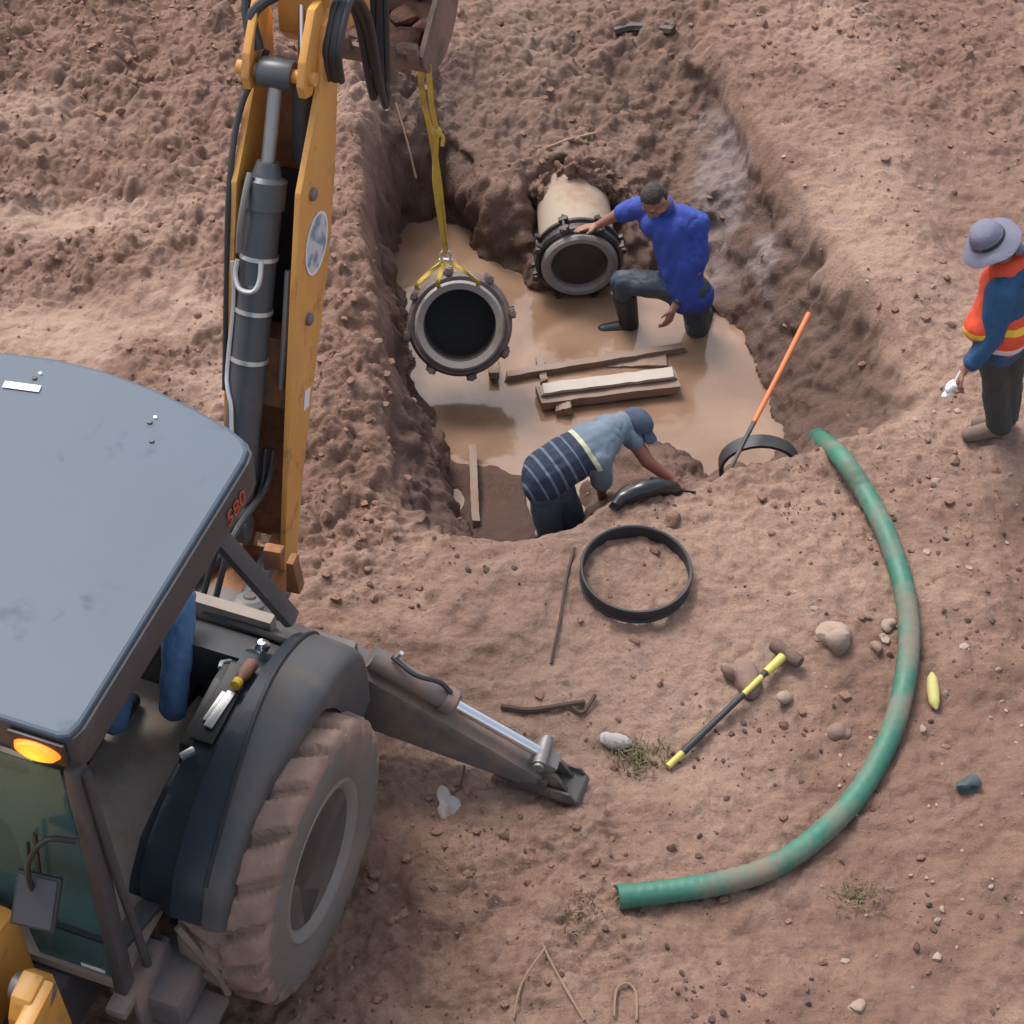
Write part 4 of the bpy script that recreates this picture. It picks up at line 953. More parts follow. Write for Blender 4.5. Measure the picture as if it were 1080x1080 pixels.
# --- man bending over the front bank
org = V((.3, 8.68, -.93))
J = dict(pel=at(576,499,.03), neck=at(646,456,.12), head=at(669,451,.08), shL=at(632,484,.10), shR=at(656,446,.14), elL=at(634,509,-.12), haL=atg(634,531,.07), elR=at(683,487,-.08), haR=atg(708,513,.06),
 hiL=at(572,513,-.03), knL=at(580,560,-.48), anL=at(578,600,-.9), hiR=at(586,503,-.01), knR=at(602,545,-.48), anR=at(592,580,-.9))
J['toL'] = J['anL']+V((.12,.08,-.02)); J['toR'] = J['anR']+V((.14,.10,-.02))
root, J, P, g, F, org = person('man in a navy striped polo shirt and cap bending over the trench edge', J, org, (.78,-.30,-.62), (.5,.15,.9), 1.0,
   hands=dict(L=(V((.15,-.35,-.9)), V((.8,.4,0)), 1, .7), R=(V((.6,-.62,-.35)), V((-.2,-.2,-1)), -1, .8)))
blob('body', P, 'skin_red', root, org, .0062, 2); eyes(g, root, org)
ch = J['neck'].lerp(J['pel'], .3); mid = J['neck'].lerp(J['pel'], .65)
S = [('c', J['shL'].lerp(J['neck'],.2), J['shR'].lerp(J['neck'],.2), .080, .080), ('c', ch.lerp(J['shL'],.42), ch.lerp(J['shR'],.5), .122, .125), ('c', ch, mid, .155, .160), ('c', mid, J['pel'], .162, .158), ('c', J['hiL'].lerp(J['pel'],.4), J['hiR'].lerp(J['pel'],.4), .140, .140),
     ('c', J['shL'], J['shL'].lerp(J['elL'],.9), .078, .076), ('c', J['shR'], J['shR'].lerp(J['elR'],.50), .072, .066)]
s_a = J['pel']+(J['pel']-J['neck'])*.35+V((-.02,0,-.10)); s_b = J['neck']+(J['neck']-J['pel'])*.25
blob('polo_shirt', S, 'stripe', root, org, .008, 4, .010, 12, attr=(s_a, s_b), seed=9, plain=((J['shL'],J['elL'],.088),(J['shR'],J['elR'],.088)))
T = [('c', J['hiL']+V((0,0,-.03)), J['hiR']+V((0,0,-.03)), .112, .112), ('c', J['hiL'], J['knL'], .108, .086), ('c', J['knL'], J['anL'], .085, .075), ('c', J['hiR'], J['knR'], .108, .086), ('c', J['knR'], J['anR'], .085, .075)]
blob('jeans', T, 'denim_grey', root, org, .009, 4, .010, 13, seed=15)
for s in 'LR': blob('boot', [('c', J['an'+s], J['an'+s]-V((0,0,.03)), .07, .058), ('c', J['an'+s]-V((0,0,.03)), J['to'+s], .056, .046)], 'boot', root, org, .008, 3)
K = [('e', g(0,-.012,.046), (.090,.108,.082), F)]
cap = blob('cap', K, 'cap', root, org, .006, 2, .003, 20)
m = MB(); b = bmesh.new()
rows = []
for i in range(9):
    a = -1.15+2.3*i/8; row = []
    for t in (0, .5, 1): row.append(g(math.sin(a)*(.082+.004*t), .055*math.cos(a)+.02+.085*t*(.55+.45*math.cos(a)), .050-.020*t-.018*(a*a)*t))
    rows.append(row)
for dz in (0, .006): 
    for i in range(9): rows[i] = rows[i]
lo = [[b.verts.new(p) for p in r] for r in rows]; hi = [[b.verts.new(p+F.col[2]*.006) for p in r] for r in rows]
for i in range(8):
    for j in range(2): b.faces.new([lo[i][j], lo[i+1][j], lo[i+1][j+1], lo[i][j+1]]); b.faces.new([hi[i][j], hi[i][j+1], hi[i+1][j+1], hi[i+1][j]])
    b.faces.new([lo[i][2], lo[i+1][2], hi[i+1][2], hi[i][2]])
m.merge(b); m.build('cap_brim', 'cap', cap, org)

# --- worker in the orange vest
org = V((2.97, 8.97, gz(2.97, 8.97)))
gzz = org.z
J = dict(pel=at(1055,360,.88), neck=at(1063,278,1.40), head=at(1043,258,1.55), shL=at(1057,303,1.30)+V((-.02,-.05,0)), shR=at(1086,284,1.36), elL=at(1047,350,1.03)+V((-.01,-.04,0)), haL=at(1017,390,.83), elR=at(1092,330,1.10), haR=at(1085,372,.95)+V((0,.15,0)),
 hiL=at(1048,362,.86), knL=at(1050,405,.46), anL=at(1052,448,.09), hiR=at(1066,358,.86), knR=at(1064,398,.46), anR=at(1062,440,.09))
J['toL'] = J['anL']+V((-.18,-.06,-.03)); J['toR'] = J['anR']+V((-.18,-.03,-.03))
for q in ('anL','anR','toL','toR'): J[q].z += gzz
root, J, P, g, F, org = person('standing worker in an orange safety vest and grey brimmed hat', J, org, (-.80,-.28,-.52), (-.45,0,.9), 1.0,
   hands=dict(L=(V((-.35,-.25,-.9)), V((.6,-.3,-.3)), 1, .9), R=(V((-.5,-.2,-.8)), V((0,-.8,0)), -1, .8)))
blob('body', P, 'skin', root, org, .0062, 2); eyes(g, root, org)
blob('hair', [('e', g(0,-.022,.045), (.080,.090,.078), F), ('e', g(0,-.055,.0), (.074,.055,.075), F)], 'hair', root, org, .007, 2, .003, 90)
ch = J['neck'].lerp(J['pel'], .3); mid = J['neck'].lerp(J['pel'], .7)
S = [('c', J['shL'].lerp(J['neck'],.2), J['shR'].lerp(J['neck'],.2), .080, .080), ('c', ch, mid, .140, .135), ('c', mid, J['pel']+V((0,0,-.02)), .135, .140), ('c', J['hiL']+V((0,0,.03)), J['hiR']+V((0,0,.03)), .128, .128),
     ('c', J['shL'], J['elL'], .098, .078), ('c', J['elL'], J['elL'].lerp(J['haL'],.72), .078, .056), ('c', J['shR'], J['elR'], .078, .066), ('c', J['elR'], J['elR'].lerp(J['haR'],.75), .066, .056)]
blob('work_shirt', S, 'navy', root, org, .009, 4, .010, 13, seed=19)
T = [('c', J['hiL'], J['hiR'], .125, .125), ('c', J['hiL'], J['knL'], .112, .090), ('c', J['knL'], J['anL'], .090, .082), ('c', J['hiR'], J['knR'], .112, .090), ('c', J['knR'], J['anR'], .090, .082)]
blob('trousers', T, 'trousers', root, org, .009, 4, .012, 12, seed=25)
for s in 'LR': blob('boot', [('c', J['an'+s], J['an'+s]-V((0,0,.03)), .07, .058), ('c', J['an'+s]-V((0,0,.03)), J['to'+s], .056, .046)], 'boot', root, org, .008, 3)
fw = V((-.92,-.38,0)); lw = V((-.38*-1,-.92,0))      # facing; towards the camera side
W_ = [('c', J['shL'].lerp(J['neck'],.5)+V((.01,.04,.02)), J['shR'].lerp(J['neck'],.55), .092, .098), ('c', ch+fw*.03+V((.02,.03,0)), mid+fw*.02+V((.02,.03,0)), .142, .148), ('c', mid, J['pel']+V((0,0,.09)), .155, .165), ('c', ch+fw*.07, J['pel']+fw*.17+V((0,0,.18)), .09, .10)]
s_a = J['pel']+V((0,0,-.09)); s_b = J['neck']+V((0,0,.05))
blob('safety_vest', W_, 'vest', root, org, .009, 3, .008, 12, attr=(s_a, s_b), seed=29)
hp = lambda x, y, z: g(x, y, z)
m = MB(); m.lathe([(0,.142),(.05,.140),(.082,.122),(.096,.085),(.102,.045),(.115,.038),(.145,.030),(.175,.012),(.178,.008),(.145,.022),(.11,.030),(.0,.035)], g(0,-.012,.0), F.col[2], 36)
for v in m.bm.verts:
    q = F.transposed() @ (v.co-g(0,-.012,0)); ang_ = math.atan2(q.y, q.x)
    if math.hypot(q.x, q.y) > .12: v.co += F.col[2]*(.012*math.sin(2*ang_+.6)+.006*math.sin(5*ang_)-.012)
hat = m.build('brimmed_hat', 'hat', root, org, ang=60)
m = MB(); m.lathe([(.1035,.046),(.106,.046),(.103,.066),(.1005,.066)], g(0,-.012,0), F.col[2], 36, True); m.build('hat_band', 'black', hat, org)
blob('neck_flap', [('c', g(-.07,-.10,-.02), g(.07,-.10,-.02), .028, .028), ('c', g(-.07,-.12,-.10), g(.07,-.12,-.10), .032, .032), ('c', g(-.07,-.10,-.02), g(-.07,-.12,-.10), .028, .03), ('c', g(.07,-.10,-.02), g(.07,-.12,-.10), .028, .03), ('c', g(0,-.10,-.02), g(0,-.125,-.10), .03, .034), ('c', g(-.08,-.15,-.15), g(.08,-.15,-.15), .018, .018), ('c', g(-.03,-.13,-.10), g(-.03,-.15,-.15), .03, .02), ('c', g(.03,-.13,-.10), g(.03,-.15,-.15), .03, .02)], 'hat', hat, org, .008, 3, .004, 20)
hw = J['haL']+V((-.05,-.03,-.10))
m = MB(); m.lump(hw, .045, (1.1,.8,.9), .5, 4, 3); m.lump(hw+V((-.03,.0,-.055)), .035, (1.2,.8,.8), .5, 9, 3); m.tube([hw+V((.0,0,.02)), hw+V((.03,.02,.10))], .010, 8)
o = m.build('rag', 'whitecloth', None, hw); tag(o, 'crumpled white rag held in the hand of the orange vested worker', 'rag')

# --- operator in the cab (local machine coordinates turned into world)
lw_ = lambda x, y, z: BW @ V((x, y, z))
org = lw_(-.15, 0, 1.45)
J = dict(pel=lw_(-.16,-.02,1.55), neck=lw_(-.16,.05,2.05), head=lw_(-.16,.10,2.24), shL=lw_(-.37,.05,1.98), shR=lw_(.04,.05,1.98), elL=lw_(-.42,.22,1.75), haL=lw_(-.28,.45,1.62), elR=lw_(.09,.22,1.75), haR=lw_(.10,.42,1.60),
 hiL=lw_(-.26,.02,1.53), knL=lw_(-.06,.50,1.50), anL=lw_(-.04,.20,1.05), hiR=lw_(-.05,.04,1.53), knR=lw_(.15,.68,1.54), anR=lw_(.20,.36,1.07))
J['toL'] = J['anL']+(BW.to_3x3() @ V((.0,.17,-.06))); J['toR'] = J['anR']+(BW.to_3x3() @ V((.02,.18,-.06)))
B3 = BW.to_3x3()
root, J, P, g, F, org = person('machine operator in light blue jeans seated in the backhoe cab under the roof', J, org, B3 @ V((0,1,-.25)), (0,0,1), 1.0,
   hands=dict(L=(B3 @ V((.2,.9,-.2)), V((0,0,-1)), 1, .8), R=(B3 @ V((-.1,.9,-.2)), V((0,0,-1)), -1, .8)))
blob('body', P, 'skin_red', root, org, .0075, 2); eyes(g, root, org)
blob('hair', [('e', g(0,-.022,.045), (.080,.090,.078), F), ('e', g(0,-.055,.0), (.074,.055,.075), F)], 'hair', root, org, .008, 2)
ch = J['neck'].lerp(J['pel'], .3)
S = [('c', J['shL'].lerp(J['neck'],.2), J['shR'].lerp(J['neck'],.2), .080, .080), ('c', ch, J['pel'], .145, .145)] + [('c', J['sh'+s], J['sh'+s].lerp(J['el'+s],.7), .078, .072) for s in 'LR']
blob('shirt', S, 'trousers', root, org, .01, 3, .008)
T = [('c', J['hiL'], J['hiR'], .125, .125)]
for s in 'LR': T += [('c', J['hi'+s], J['kn'+s], .108, .078), ('c', J['kn'+s], J['an'+s], .078, .074)]
blob('jeans', T, 'denim', root, org, .008, 3, .010, 14, seed=35)
for s in 'LR': blob('boot', [('c', J['an'+s], J['an'+s]-V((0,0,.02)), .06, .055), ('c', J['an'+s]-V((0,0,.02)), J['to'+s], .052, .045)], 'blackboot', root, org, .009, 3)
m = MB(); m.tube([BW @ V((.03,.62,1.2)), BW @ V((.03,.58,1.55))], .013, 8); m.lathe([(0,0),(.02,0),(.028,.03),(.022,.06),(0,.068)], BW @ V((.03,.58,1.54)), (0,0,1), 12); o = m.build('control_lever', 'black', None, BW @ V((.03,.6,1.3)))
o.parent = bh; o.location = BW.inverted() @ (BW @ V((.03,.6,1.3))); o.rotation_euler = (0,0,R(20.2))

# ------------------------------------------------------------------ pipes, sling
def rot_axis(az, elv): return V((math.sin(az)*math.cos(elv), math.cos(az)*math.cos(elv), math.sin(elv)))
# hanging pipe: mouth looks up towards the camera side
c = at(485,343,-.27); d = V((.02,-math.cos(R(37)),math.sin(R(37)))).normalized()
pp = thing('hanging_pipe', 'short bolted pipe coupling hanging from the yellow sling, open end facing up', 'pipe', c)
m = MB(); m.lathe([(.245,.03),(.287,.045),(.303,.03),(.303,-.06),(.290,-.30),(.245,-.30)], (0,0,0), d, 56, True); m.build('pipe_body', 'pipegrey', pp)
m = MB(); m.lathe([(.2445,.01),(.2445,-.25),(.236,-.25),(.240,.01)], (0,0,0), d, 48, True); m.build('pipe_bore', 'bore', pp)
m = MB(); m.lathe([(0,-.252),(.2445,-.252),(.2445,-.285),(0,-.285)], (0,0,0), d, 48); m.build('bore_shade_disc', 'bore_shade', pp)  # added black disc, paints the darkness of the open bore
m = MB(); m.lathe([(.306,.0),(.330,.012),(.348,-.01),(.354,-.05),(.335,-.085),(.328,-.12),(.335,-.16),(.354,-.18),(.354,-.22),(.328,-.235),(.303,-.235),(.303,0)], (0,0,0), d, 56, True); m.build('clamp_ring', 'ironbrown', pp)
F_ = frame_from(d)
def lug(parent, F_, rr, a, h0, h1, mat, dd):
    q = F_ @ V((rr*math.cos(a), rr*math.sin(a), 0)); rad = q.normalized()
    m = MB(); m.box(q+dd*h0, (.05,.07,.04), Matrix((rad, dd.cross(rad), dd)).transposed(), .008); m.box(q+dd*h1, (.05,.07,.04), Matrix((rad, dd.cross(rad), dd)).transposed(), .008)
    m.tube([q+rad*.008+dd*(h0+.045), q+rad*.008+dd*(h1-.045)], .013, 8); m.lathe([(0,0),(.024,0),(.024,.024),(0,.024)], q+rad*.008+dd*(h0+.02), dd, 6)
    m.build('clamp_bolt', mat, parent)
for k in range(8): lug(pp, F_, .357, 2*math.pi*k/8+.2, -.03, -.20, 'ironbrown', d)
# sling
top = BUCKET_HOOK; lug0 = c+V((.02,.12,.32))+V((-.06,.02,.02))
sl_ = thing('lifting_sling', 'yellow webbing sling tied in a knot, hanging from the digging bucket to the pipe', 'sling', top)
lo_ = at(470,268,.20)
def strap(pts, w_, t_, name='strap'):
    pts = catmull([V(p) for p in pts], 8); m = MB(); b = bmesh.new(); rows = []
    for i, p in enumerate(pts):
        dd_ = (pts[min(i+1,len(pts)-1)]-pts[max(i-1,0)]).normalized(); s = V((1,0,0)); a = .5*math.sin(i*.35); s = V((math.cos(a), math.sin(a), 0)); s = (s-dd_*s.dot(dd_)).normalized(); n = dd_.cross(s)
        rows.append([b.verts.new(p+s*w_*x+n*t_*y) for x, y in ((-1,-1),(1,-1),(1,1),(-1,1))])
    for a, e in zip(rows, rows[1:]):
        for i in range(4): b.faces.new([a[i], a[(i+1)%4], e[(i+1)%4], e[i]])
    b.faces.new(rows[0]); b.faces.new(rows[-1][::-1]); m.merge(b); return m.build(name, 'sling', sl_, top)
ax = lambda t: top.lerp(lo_, t)
strap([ax(0)+V((-.02,0,.06)), ax(.12)+V((-.03,0,0)), ax(.3)+V((-.005,0,0)), ax(.6)+V((.01,0,0)), ax(.85)+V((.005,.0,0)), ax(1)], .019, .004)
strap([ax(0)+V((.025,-.01,.06)), ax(.15)+V((.02,-.02,0)), ax(.3)+V((.03,-.02,0)), ax(.55)+V((-.012,-.015,0)), ax(.85)+V((-.006,-.01,0)), ax(1)], .016, .004)
m = MB(); kk = ax(.29)+V((.03,-.02,0)); m.lump(kk, .035, (1,.8,1.2), .4, 3); m.tube([kk, kk+V((.04,-.01,-.03)), kk+V((.035,-.02,-.09))], .012, 8, smooth_path=4); m.build('knot', 'sling', sl_, top)
m = MB(); m.tube([lo_+V((-.028,0,-.05)), lo_+V((-.03,0,0)), lo_+V((0,0,.035)), lo_+V((.03,0,0)), lo_+V((.028,0,-.05))], .011, 8, smooth_path=5); m.tube([lo_+V((-.045,0,-.05)), lo_+V((.045,0,-.05))], .013, 8); m.build('shackle', 'steelpipe', sl_, top)
la = lo_+V((0,0,-.05)); cw = c
for px, py, z in ((440,300,.04),(503,296,.04),(462,297,.06)):
    e = at(px,py,z); strap([la, la.lerp(e,.5)+V((0,0,.01)), e, e+V((0,.06,-.10))], .014, .004, 'chord')
# pipe out of the far slope
c = at(611,277,-.58); d = V((.05,-1,.02)).normalized()
pp = thing('buried_pipe', 'cream cement pipe coming out of the far soil slope with a black bolted collar', 'pipe', c)
m = MB(); m.lathe([(.20,-.12),(.272,-.12),(.268,-1.35),(.20,-1.35)], (0,0,0), d, 48, True); m.build('pipe_barrel', 'cream', pp)
m = MB(); m.lathe([(.205,-.13),(.205,.035),(.225,.055),(.258,.055),(.275,.035),(.275,-.13)], (0,0,0), d, 48, True); m.build('pipe_end', 'pipegrey', pp)
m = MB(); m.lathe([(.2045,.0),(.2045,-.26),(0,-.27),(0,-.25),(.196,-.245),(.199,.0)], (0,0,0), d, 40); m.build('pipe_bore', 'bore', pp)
m = MB(); m.lathe([(.278,.0),(.295,.01),(.315,-.005),(.32,-.03),(.298,-.042),(.295,-.065),(.298,-.085),(.32,-.095),(.318,-.12),(.295,-.13),(.275,-.125)], (0,0,0), d, 48, True); m.build('pipe_collar', 'iron', pp)
F_ = frame_from(d)
for k in range(8): lug(pp, F_, .322, 2*math.pi*k/8+.35, -.01, -.11, 'iron', d)
# soil heaped on the pipe
hc = c+V((0,.72,.24)); rd = random.Random(5)
hp = [('e', c+V((-.36+.036*k,   .66+.12*rd.random(), .25+.07*rd.random()-.22*abs(k-10)/10)), (.07+.05*rd.random(), .09, .06+.04*rd.random()), Euler((rd.random()*3, rd.random()*3, rd.random()*3)).to_matrix()) for k in range(21)]
hp += [('e', c+V((-.45+.09*k, 1.02, .17-.18*abs(k-5)/5)), (.13,.2,.16), Matrix.Identity(3)) for k in range(11)]
o = blob('soil_heap', hp, 'ground', None, hc, .012, 1, .05, 24, seed=50); o.location = hc
fattr(o.data, 'dry', np.full(len(o.data.vertices), .5)); tag(o, 'rough heap of soil lying over the cream pipe', 'soil heap')

# ------------------------------------------------------------------ timber in the water
def plank(p, q, w_, t_, mat, name, label, z=None, roll=0):
    p, q = V(p), V(q); d = (q-p).normalized(); s = V((0,0,1)).cross(d).normalized(); u = d.cross(s); o = (p+q)/2
    Fm = Matrix((d, s, u)).transposed() @ Matrix.Rotation(roll, 3, 'X')
    b = bmesh.new(); L_ = (q-p).length; rd = random.Random(len(label)); n = 14; rows = []
    for i in range(n+1):
        x = -L_/2+L_*i/n; a, c_ = rd.uniform(-.004,.004), rd.uniform(-.004,.004)
        rows.append([b.verts.new(Fm @ V((x+ (rd.uniform(-.02,.02) if i in (0,n) else 0), y*w_/2+a, zz*t_/2+c_))) for y, zz in ((-1,-1),(1,-1),(1,1),(-1,1))])
    for a, c_ in zip(rows, rows[1:]):
        for k in range(4): b.faces.new([a[k], a[(k+1)%4], c_[(k+1)%4], c_[k]])
    b.faces.new(rows[0]); b.faces.new(rows[-1][::-1])
    m = MB(); m.merge(b); ob = m.build(name, mat, None); ob.location = o; tag(ob, label, 'plank'); return ob
zw = WZ+.02
plank(at(533,397,zw+.02), at(722,366,zw+.03), .055, .05, 'wood', 'plank', 'long thin brown plank half floating in the trench water')
b1 = plank(at(568,420,zw+.05), at(712,402,zw+.06), .17, .07, 'wood', 'timber_beam', 'thick brown timber in the water with a pale board lying on it')
plank(at(571,411,zw+.115), at(711,393,zw+.125), .085, .03, 'palewood', 'plank', 'pale cream board lying on the thick timber in the water', roll=R(8))
plank(at(574,404,zw+.0), at(569,378,zw+.02), .05, .04, 'wood', 'wood_block', 'short wood crosspiece joining the thin plank to the pale board')
plank(at(640,380,zw-.01), at(700,378,zw+.01), .16, .03, 'wood', 'plank', 'flat muddy board just under the surface behind the pale board')
plank(at(588,432,zw+.02), at(603,428,zw+.05), .09, .07, 'wood', 'wood_block', 'stubby brown block under the near end of the thick timber')
plank(at(517,355,zw-.15), at(521,396,zw+.06), .07, .05, 'wood', 'wood_post', 'short upright wood stub at the lower right of the hanging pipe')
plank(at(498,470,-.80), at(502,552,-.80), .05, .04, 'wood', 'plank', 'narrow muddy stick lying along the dark left bank floor')

# ------------------------------------------------------------------ tools and loose things on the ground
# pole with orange paint
a, b_ = at(765,505,-.06), at(853,331,.10)
pole = thing('tool_handle', 'long orange painted handle with a dark lower end leaning across the trench corner', 'tool', a)
k = a.lerp(b_, .33)
m = MB(); m.tube([k, k.lerp(b_,.5)+V((0,0,-.008)), b_], [.017,.017,.019], 12); m.build('orange_shaft', 'orangewood', pole, a)
m = MB(); m.tube([a, k], [.012,.016], 12); m.build('dark_end', 'iron', pole, a)
# half buried arc
c = at(801,496,-.34)
Fm = frame_from(V((.15,-.85,.5)))
m = MB(); pts = []
for i in range(17):
    t = math.pi*(i/16)*1.25-.4; pts.append(V((.235*math.cos(t), .04, .17*math.sin(t)))+V((0,.0,0)))
b = bmesh.new(); rows = []
for i, p in enumerate(pts):
    n = V((p.x*.6, 0, p.z)).normalized()
    rows.append([b.verts.new(c+p+V((0,y,0))+n*r_+V((0,.25*p.z,0))) for y, r_ in ((-.05,0),(.05,0),(.05,.022),(-.05,.022))])
for e, f_ in zip(rows, rows[1:]):
    for k in range(4): b.faces.new([e[k], e[(k+1)%4], f_[(k+1)%4], f_[k]])
b.faces.new(rows[0]); b.faces.new(rows[-1][::-1]); m.merge(b)
o = m.build('rubber_strip', 'rubber', None, c); tag(o, 'dark arched rubber strip half buried in the bank under the orange handle', 'rubber strip')
# ring
c = atg(670,612); c.z = gz(c.x, c.y)+.035
m = MB(); m.lathe([(.308,-.05),(.306,.05),(.313,.056),(.322,.056),(.326,.05),(.326,.035),(.321,.03),(.321,-.03),(.326,-.035),(.324,-.05)], (0,0,0), (.02,-.03,1), 72, True)
o = m.build('gasket_ring', 'rubber', None); o.location = c; tag(o, 'large black ring lying flat on the mud in front of the trench', 'ring')
# green hose
hp_ = [(863,468),(884,490),(911,530),(934,575),(951,625),(957,680),(951,735),(934,790),(904,840),(864,885),(815,918),(760,938),(710,947),(658,950)]
P = []
for i, (x, y) in enumerate(hp_):
    p = atg(x, y); p.z = gz(p.x, p.y)+.06; P.append(p)
P[0].z += .03; 
o0 = P[6].copy()
hs = thing('suction_hose', 'thick green hose curving over the mud from the trench corner', 'hose', o0)
pth = catmull(P, 14); m = MB()
m.tube(pth, [.062+.0022*math.sin(i*2.1) for i in range(len(pth))], 22, cap=False); 
e = pth[-1]; dd_ = (pth[-1]-pth[-2]).normalized()
m.build('hose_tube', 'green', hs, o0, ang=80)
m = MB(); m.lathe([(.046,-.02),(.066,-.02),(.067,.03),(.060,.035),(.050,.03)], e, dd_, 22, True); m.lathe([(0,-.02),(.05,-.02),(.05,-.03),(0,-.03)], e, dd_, 18); m.build('hose_end', 'green', hs, o0)
e2 = pth[0]; d2 = (pth[0]-pth[1]).normalized()
m = MB(); m.lathe([(.046,-.02),(.066,-.02),(.067,.03),(.060,.035),(.050,.03)], e2, d2, 22, True); m.lathe([(0,-.02),(.05,-.02),(.05,-.03),(0,-.03)], e2, d2, 18); m.build('hose_end', 'green', hs, o0)
# sledgehammer
a, b_ = atg(704,812,.03), atg(826,698,.06)
sh = thing('sledgehammer', 'sledgehammer with a black and yellow handle lying on the mud', 'hammer', a)
d = (b_-a).normalized()
m = MB(); m.tube([a+d*.0, a.lerp(b_,.12)], .0185, 12); m.build('grip_end', 'yellowgrip', sh, a)
m = MB(); m.tube([a.lerp(b_,.12), a.lerp(b_,.4), a.lerp(b_,.64)], [.021,.018,.018], 12); m.tube([a.lerp(b_,.80), a.lerp(b_,.84)], .016, 12); m.build('handle', 'rubber', sh, a)
m = MB(); m.tube([a.lerp(b_,.64), a.lerp(b_,.80)], .017, 12); m.tube([a.lerp(b_,.84), a.lerp(b_,.985)], [.024,.028], 12); m.build('handle_top', 'yellowgrip', sh, a)
m = MB(); s = V((0,0,1)).cross(d).normalized(); m.lathe([(0,-.10),(.034,-.10),(.042,-.085),(.042,-.03),(.034,-.015),(.034,.015),(.042,.03),(.042,.085),(.034,.10),(0,.10)], b_+d*.02, s, 12); m.build('hammer_head', 'rust', sh, a)
# black wet bag by the bending man
c = at(676,527,-.10); q = at(720,519,-.10)
m = MB(); m.tube([atg(647,538,.03), atg(660,528,.045), atg(682,521,.05), atg(706,520,.05), atg(719,521,.03)], [.028,.050,.056,.050,.012], 14, smooth_path=6)
for v in m.bm.verts: v.co += V((vn(np.array([v.co.x*22]),np.array([v.co.y*22]),np.array([v.co.z*22]),4)[0],)*3)*.012
m.tube([atg(717,521,.03), atg(733,521,.015)], .008, 6)
o = m.build('plastic_bundle', 'bag', None, c, ang=60); tag(o, 'rolled wet black plastic bundle on the bank by the bending man', 'bundle')

def rock(px, py, r, sc, seed, mat, name, label, cat='stone', amp=.3, sink=.55, dz=0):
    p = atg(px, py); z = gz(p.x, p.y)+r*sc[2]*(1-sink)+dz
    m = MB(); m.lump((0,0,0), r, sc, amp*2.3, seed, 3); o = m.build(name, mat, None, ang=38); o.location = (p.x, p.y, z); tag(o, label, cat); return o
rock(880,678,.080,(1,.95,.8),3,'stone','stone','pale tan rounded stone inside the curve of the green hose')
rock(776,718,.085,(.8,1.1,.8),8,'stonebrown','stone','brown stone lying beside the upper handle of the sledgehammer')
rock(884,774,.050,(1.2,.9,.7),5,'stonebrown','stone','small brown stone halfway between the sledgehammer and the hose curve')
rock(866,672,.045,(.9,1,.8),14,'stonebrown','stone','little brown stone touching the left of the pale tan stone')
rock(938,660,.035,(1.1,.9,.7),15,'stone','stone','small tan stone just left of the hose at mid curve')
rock(925,688,.036,(1.1,.9,.7),16,'stonebrown','stone','small brown stone between the pale tan stone and the hose')
rock(829,737,.034,(1.2,.9,.7),17,'stone','stone','flat tan stone just below the sledgehammer head')
rock(905,1062,.050,(1,.9,.7),18,'stone','stone','grey tan stone at the bottom edge of the ground')
rock(567,563,.036,(1.2,.8,.8),19,'concrete','stone','white chip on the front trench rim behind the striped man')
rock(707,551,.050,(1.1,.9,.9),20,'clod','clod','soil clod lying just above the black ring','clod')
rock(647,782,.070,(1.3,.8,.6),21,'concrete','concrete_chunk','pale concrete chunk right of the stabilizer pad','rubble')
rock(472,850,.055,(.9,1.2,.5),22,'concrete','crumpled_paper','crumpled pale scrap on the mud beside the rear tyre','litter',.6)
rock(1023,833,.062,(.8,1.1,.7),24,'rag','rag','dark teal rag balled up on the mud at the right','rag',.6,.2)
# husk
p = atg(983,733,.03); m = MB(); m.tube([V((.012,.13,0)), V((.006,.08,.006)), V((0,0,.01)), V((-.002,-.08,.004)), V((.004,-.12,0))], [.010,.030,.036,.030,.008], 12, smooth_path=4); o = m.build('corn_husk', 'husk', None); o.location = p; tag(o, 'yellow green husk lying right of the green hose', 'husk')
# sticks
def stick(pts, r, mat, label, name='stick', up=.012, wob=.008):
    P = [atg(x, y, up) for x, y in pts]; c = P[len(P)//2].copy(); rd = random.Random(len(label)+pts[0][0])
    P = [p+V((rd.uniform(-wob,wob), rd.uniform(-wob,wob), rd.uniform(0,wob))) for p in P]
    m = MB(); m.tube(P, r, 6, smooth_path=5); o = m.build(name, mat, None, c); tag(o, label, name.replace('_',' ')); return o
stick([(577,157),(600,150),(628,143)], .014, 'straw', 'pale stick lying on the soil above the cream pipe')
stick([(605,580),(598,615),(590,655),(580,702)], .009, 'root', 'long dark thin twig lying left of the black ring', 'twig')
stick([(648,36),(670,32),(710,36)], .035, 'iron', 'dark bar half buried in soil at the head of the trench', 'bar', .02)
stick([(527,745),(560,748),(596,747),(618,740)], .018, 'root', 'dark root in the scraped mud behind the stabilizer pad', 'root', .01, .02)
stick([(598,745),(612,752),(626,735)], .012, 'root', 'curled rootlet at the right end of the scraped mud', 'root', .01, .02)
stick([(572,995),(590,1030),(618,1078)], .008, 'straw', 'long straw stalk lying at the bottom middle', 'straw stalk')
stick([(540,1076),(552,1040),(575,1000)], .006, 'straw', 'thin bent straw crossing the long stalk at the bottom', 'straw stalk')
stick([(648,1075),(650,1045),(662,1038),(672,1050),(670,1078)], .007, 'straw', 'hooked straw loop at the bottom right of the stalks', 'straw stalk')
stick([(490,808),(486,830),(478,838)], .006, 'root', 'small dark twig above the crumpled scrap by the tyre', 'twig')
stick([(418,110),(430,150),(440,190)], .008, 'straw', 'thin hanging root on the far left trench wall', 'root')
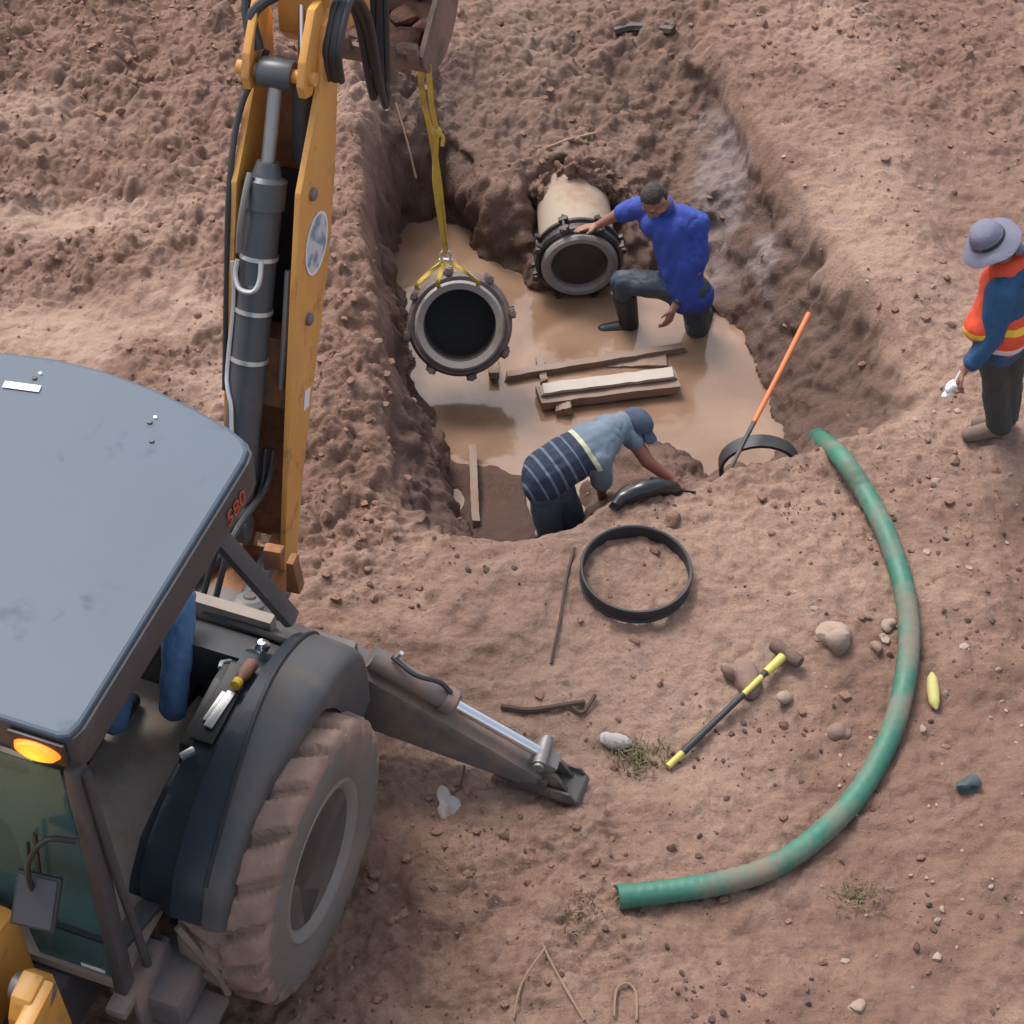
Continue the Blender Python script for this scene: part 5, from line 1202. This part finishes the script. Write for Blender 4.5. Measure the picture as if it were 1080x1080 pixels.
# grass tufts
def tuft(px, py, n, h, mat, label, seed):
    p = atg(px, py); rd = random.Random(seed); m = MB(); b = bmesh.new()
    for _ in range(n):
        a = rd.uniform(0,6.28); r_ = rd.uniform(0,.13)**1.0; q = V((math.cos(a)*r_*1.4, math.sin(a)*r_, 0)); l = h*rd.uniform(.4,1.1); a2 = rd.uniform(0,6.28); ln = rd.uniform(.3,1.1)
        t = q+V((math.cos(a2)*l*ln, math.sin(a2)*l*ln, l*.7)); w_ = V((-math.sin(a2), math.cos(a2), 0))*.0035; md = q.lerp(t,.55)+V((0,0,l*.18))
        v = [b.verts.new(x) for x in (q-w_, q+w_, md+w_*.8, md-w_*.8, t)]
        b.faces.new(v[:4]); b.faces.new([v[3], v[2], v[4]])
    m.merge(b); o = m.build('grass_tuft', mat, None, smooth=False); o.location = p; tag(o, label, 'grass')
tuft(676,800,230,.10,'grass','trampled dry grass tuft between the concrete chunk and the sledgehammer',1)
tuft(905,948,120,.08,'grass','sparse dark grass remains below the green hose',2)
tuft(612,965,90,.09,'straw','wispy dry straw near the open lower end of the hose',3)
# ------------------------------------------------------------------ light, world, render
SE, SA = 58, -35        # sun elevation; azimuth from +y towards +x, in degrees
wd = bpy.data.worlds.new('World'); bpy.context.scene.world = wd; wd.use_nodes = True
N, L = wd.node_tree.nodes, wd.node_tree.links
sky = N.new('ShaderNodeTexSky'); sky.sky_type = 'NISHITA'; sky.sun_disc = False; sky.sun_elevation = R(SE); sky.sun_rotation = R(SA); sky.air_density = 1.0; sky.dust_density = 4.0; sky.ozone_density = .6
hs_ = N.new('ShaderNodeHueSaturation'); hs_.inputs['Saturation'].default_value = .55; L.new(sky.outputs[0], hs_.inputs['Color']); L.new(hs_.outputs[0], N['Background'].inputs[0]); N['Background'].inputs[1].default_value = .14
sl = bpy.data.lights.new('sun', 'SUN'); sl.energy = 1.35; sl.angle = R(20); sl.color = (1,.96,.92)
so = bpy.data.objects.new('sun', sl); C.objects.link(so)
sdir = V((math.sin(R(SA))*math.cos(R(SE)), math.cos(R(SA))*math.cos(R(SE)), math.sin(R(SE))))
so.rotation_euler = sdir.to_track_quat('Z', 'Y').to_euler()
sc = bpy.context.scene
sc.render.engine = 'CYCLES'; sc.cycles.samples = 128; sc.cycles.use_denoising = True
sc.cycles.filter_width = 1.5
sc.view_settings.view_transform = 'Standard'; sc.view_settings.look = 'None'; sc.view_settings.exposure = .98; sc.view_settings.gamma = 1
sc.render.resolution_x = 1024; sc.render.resolution_y = 1024
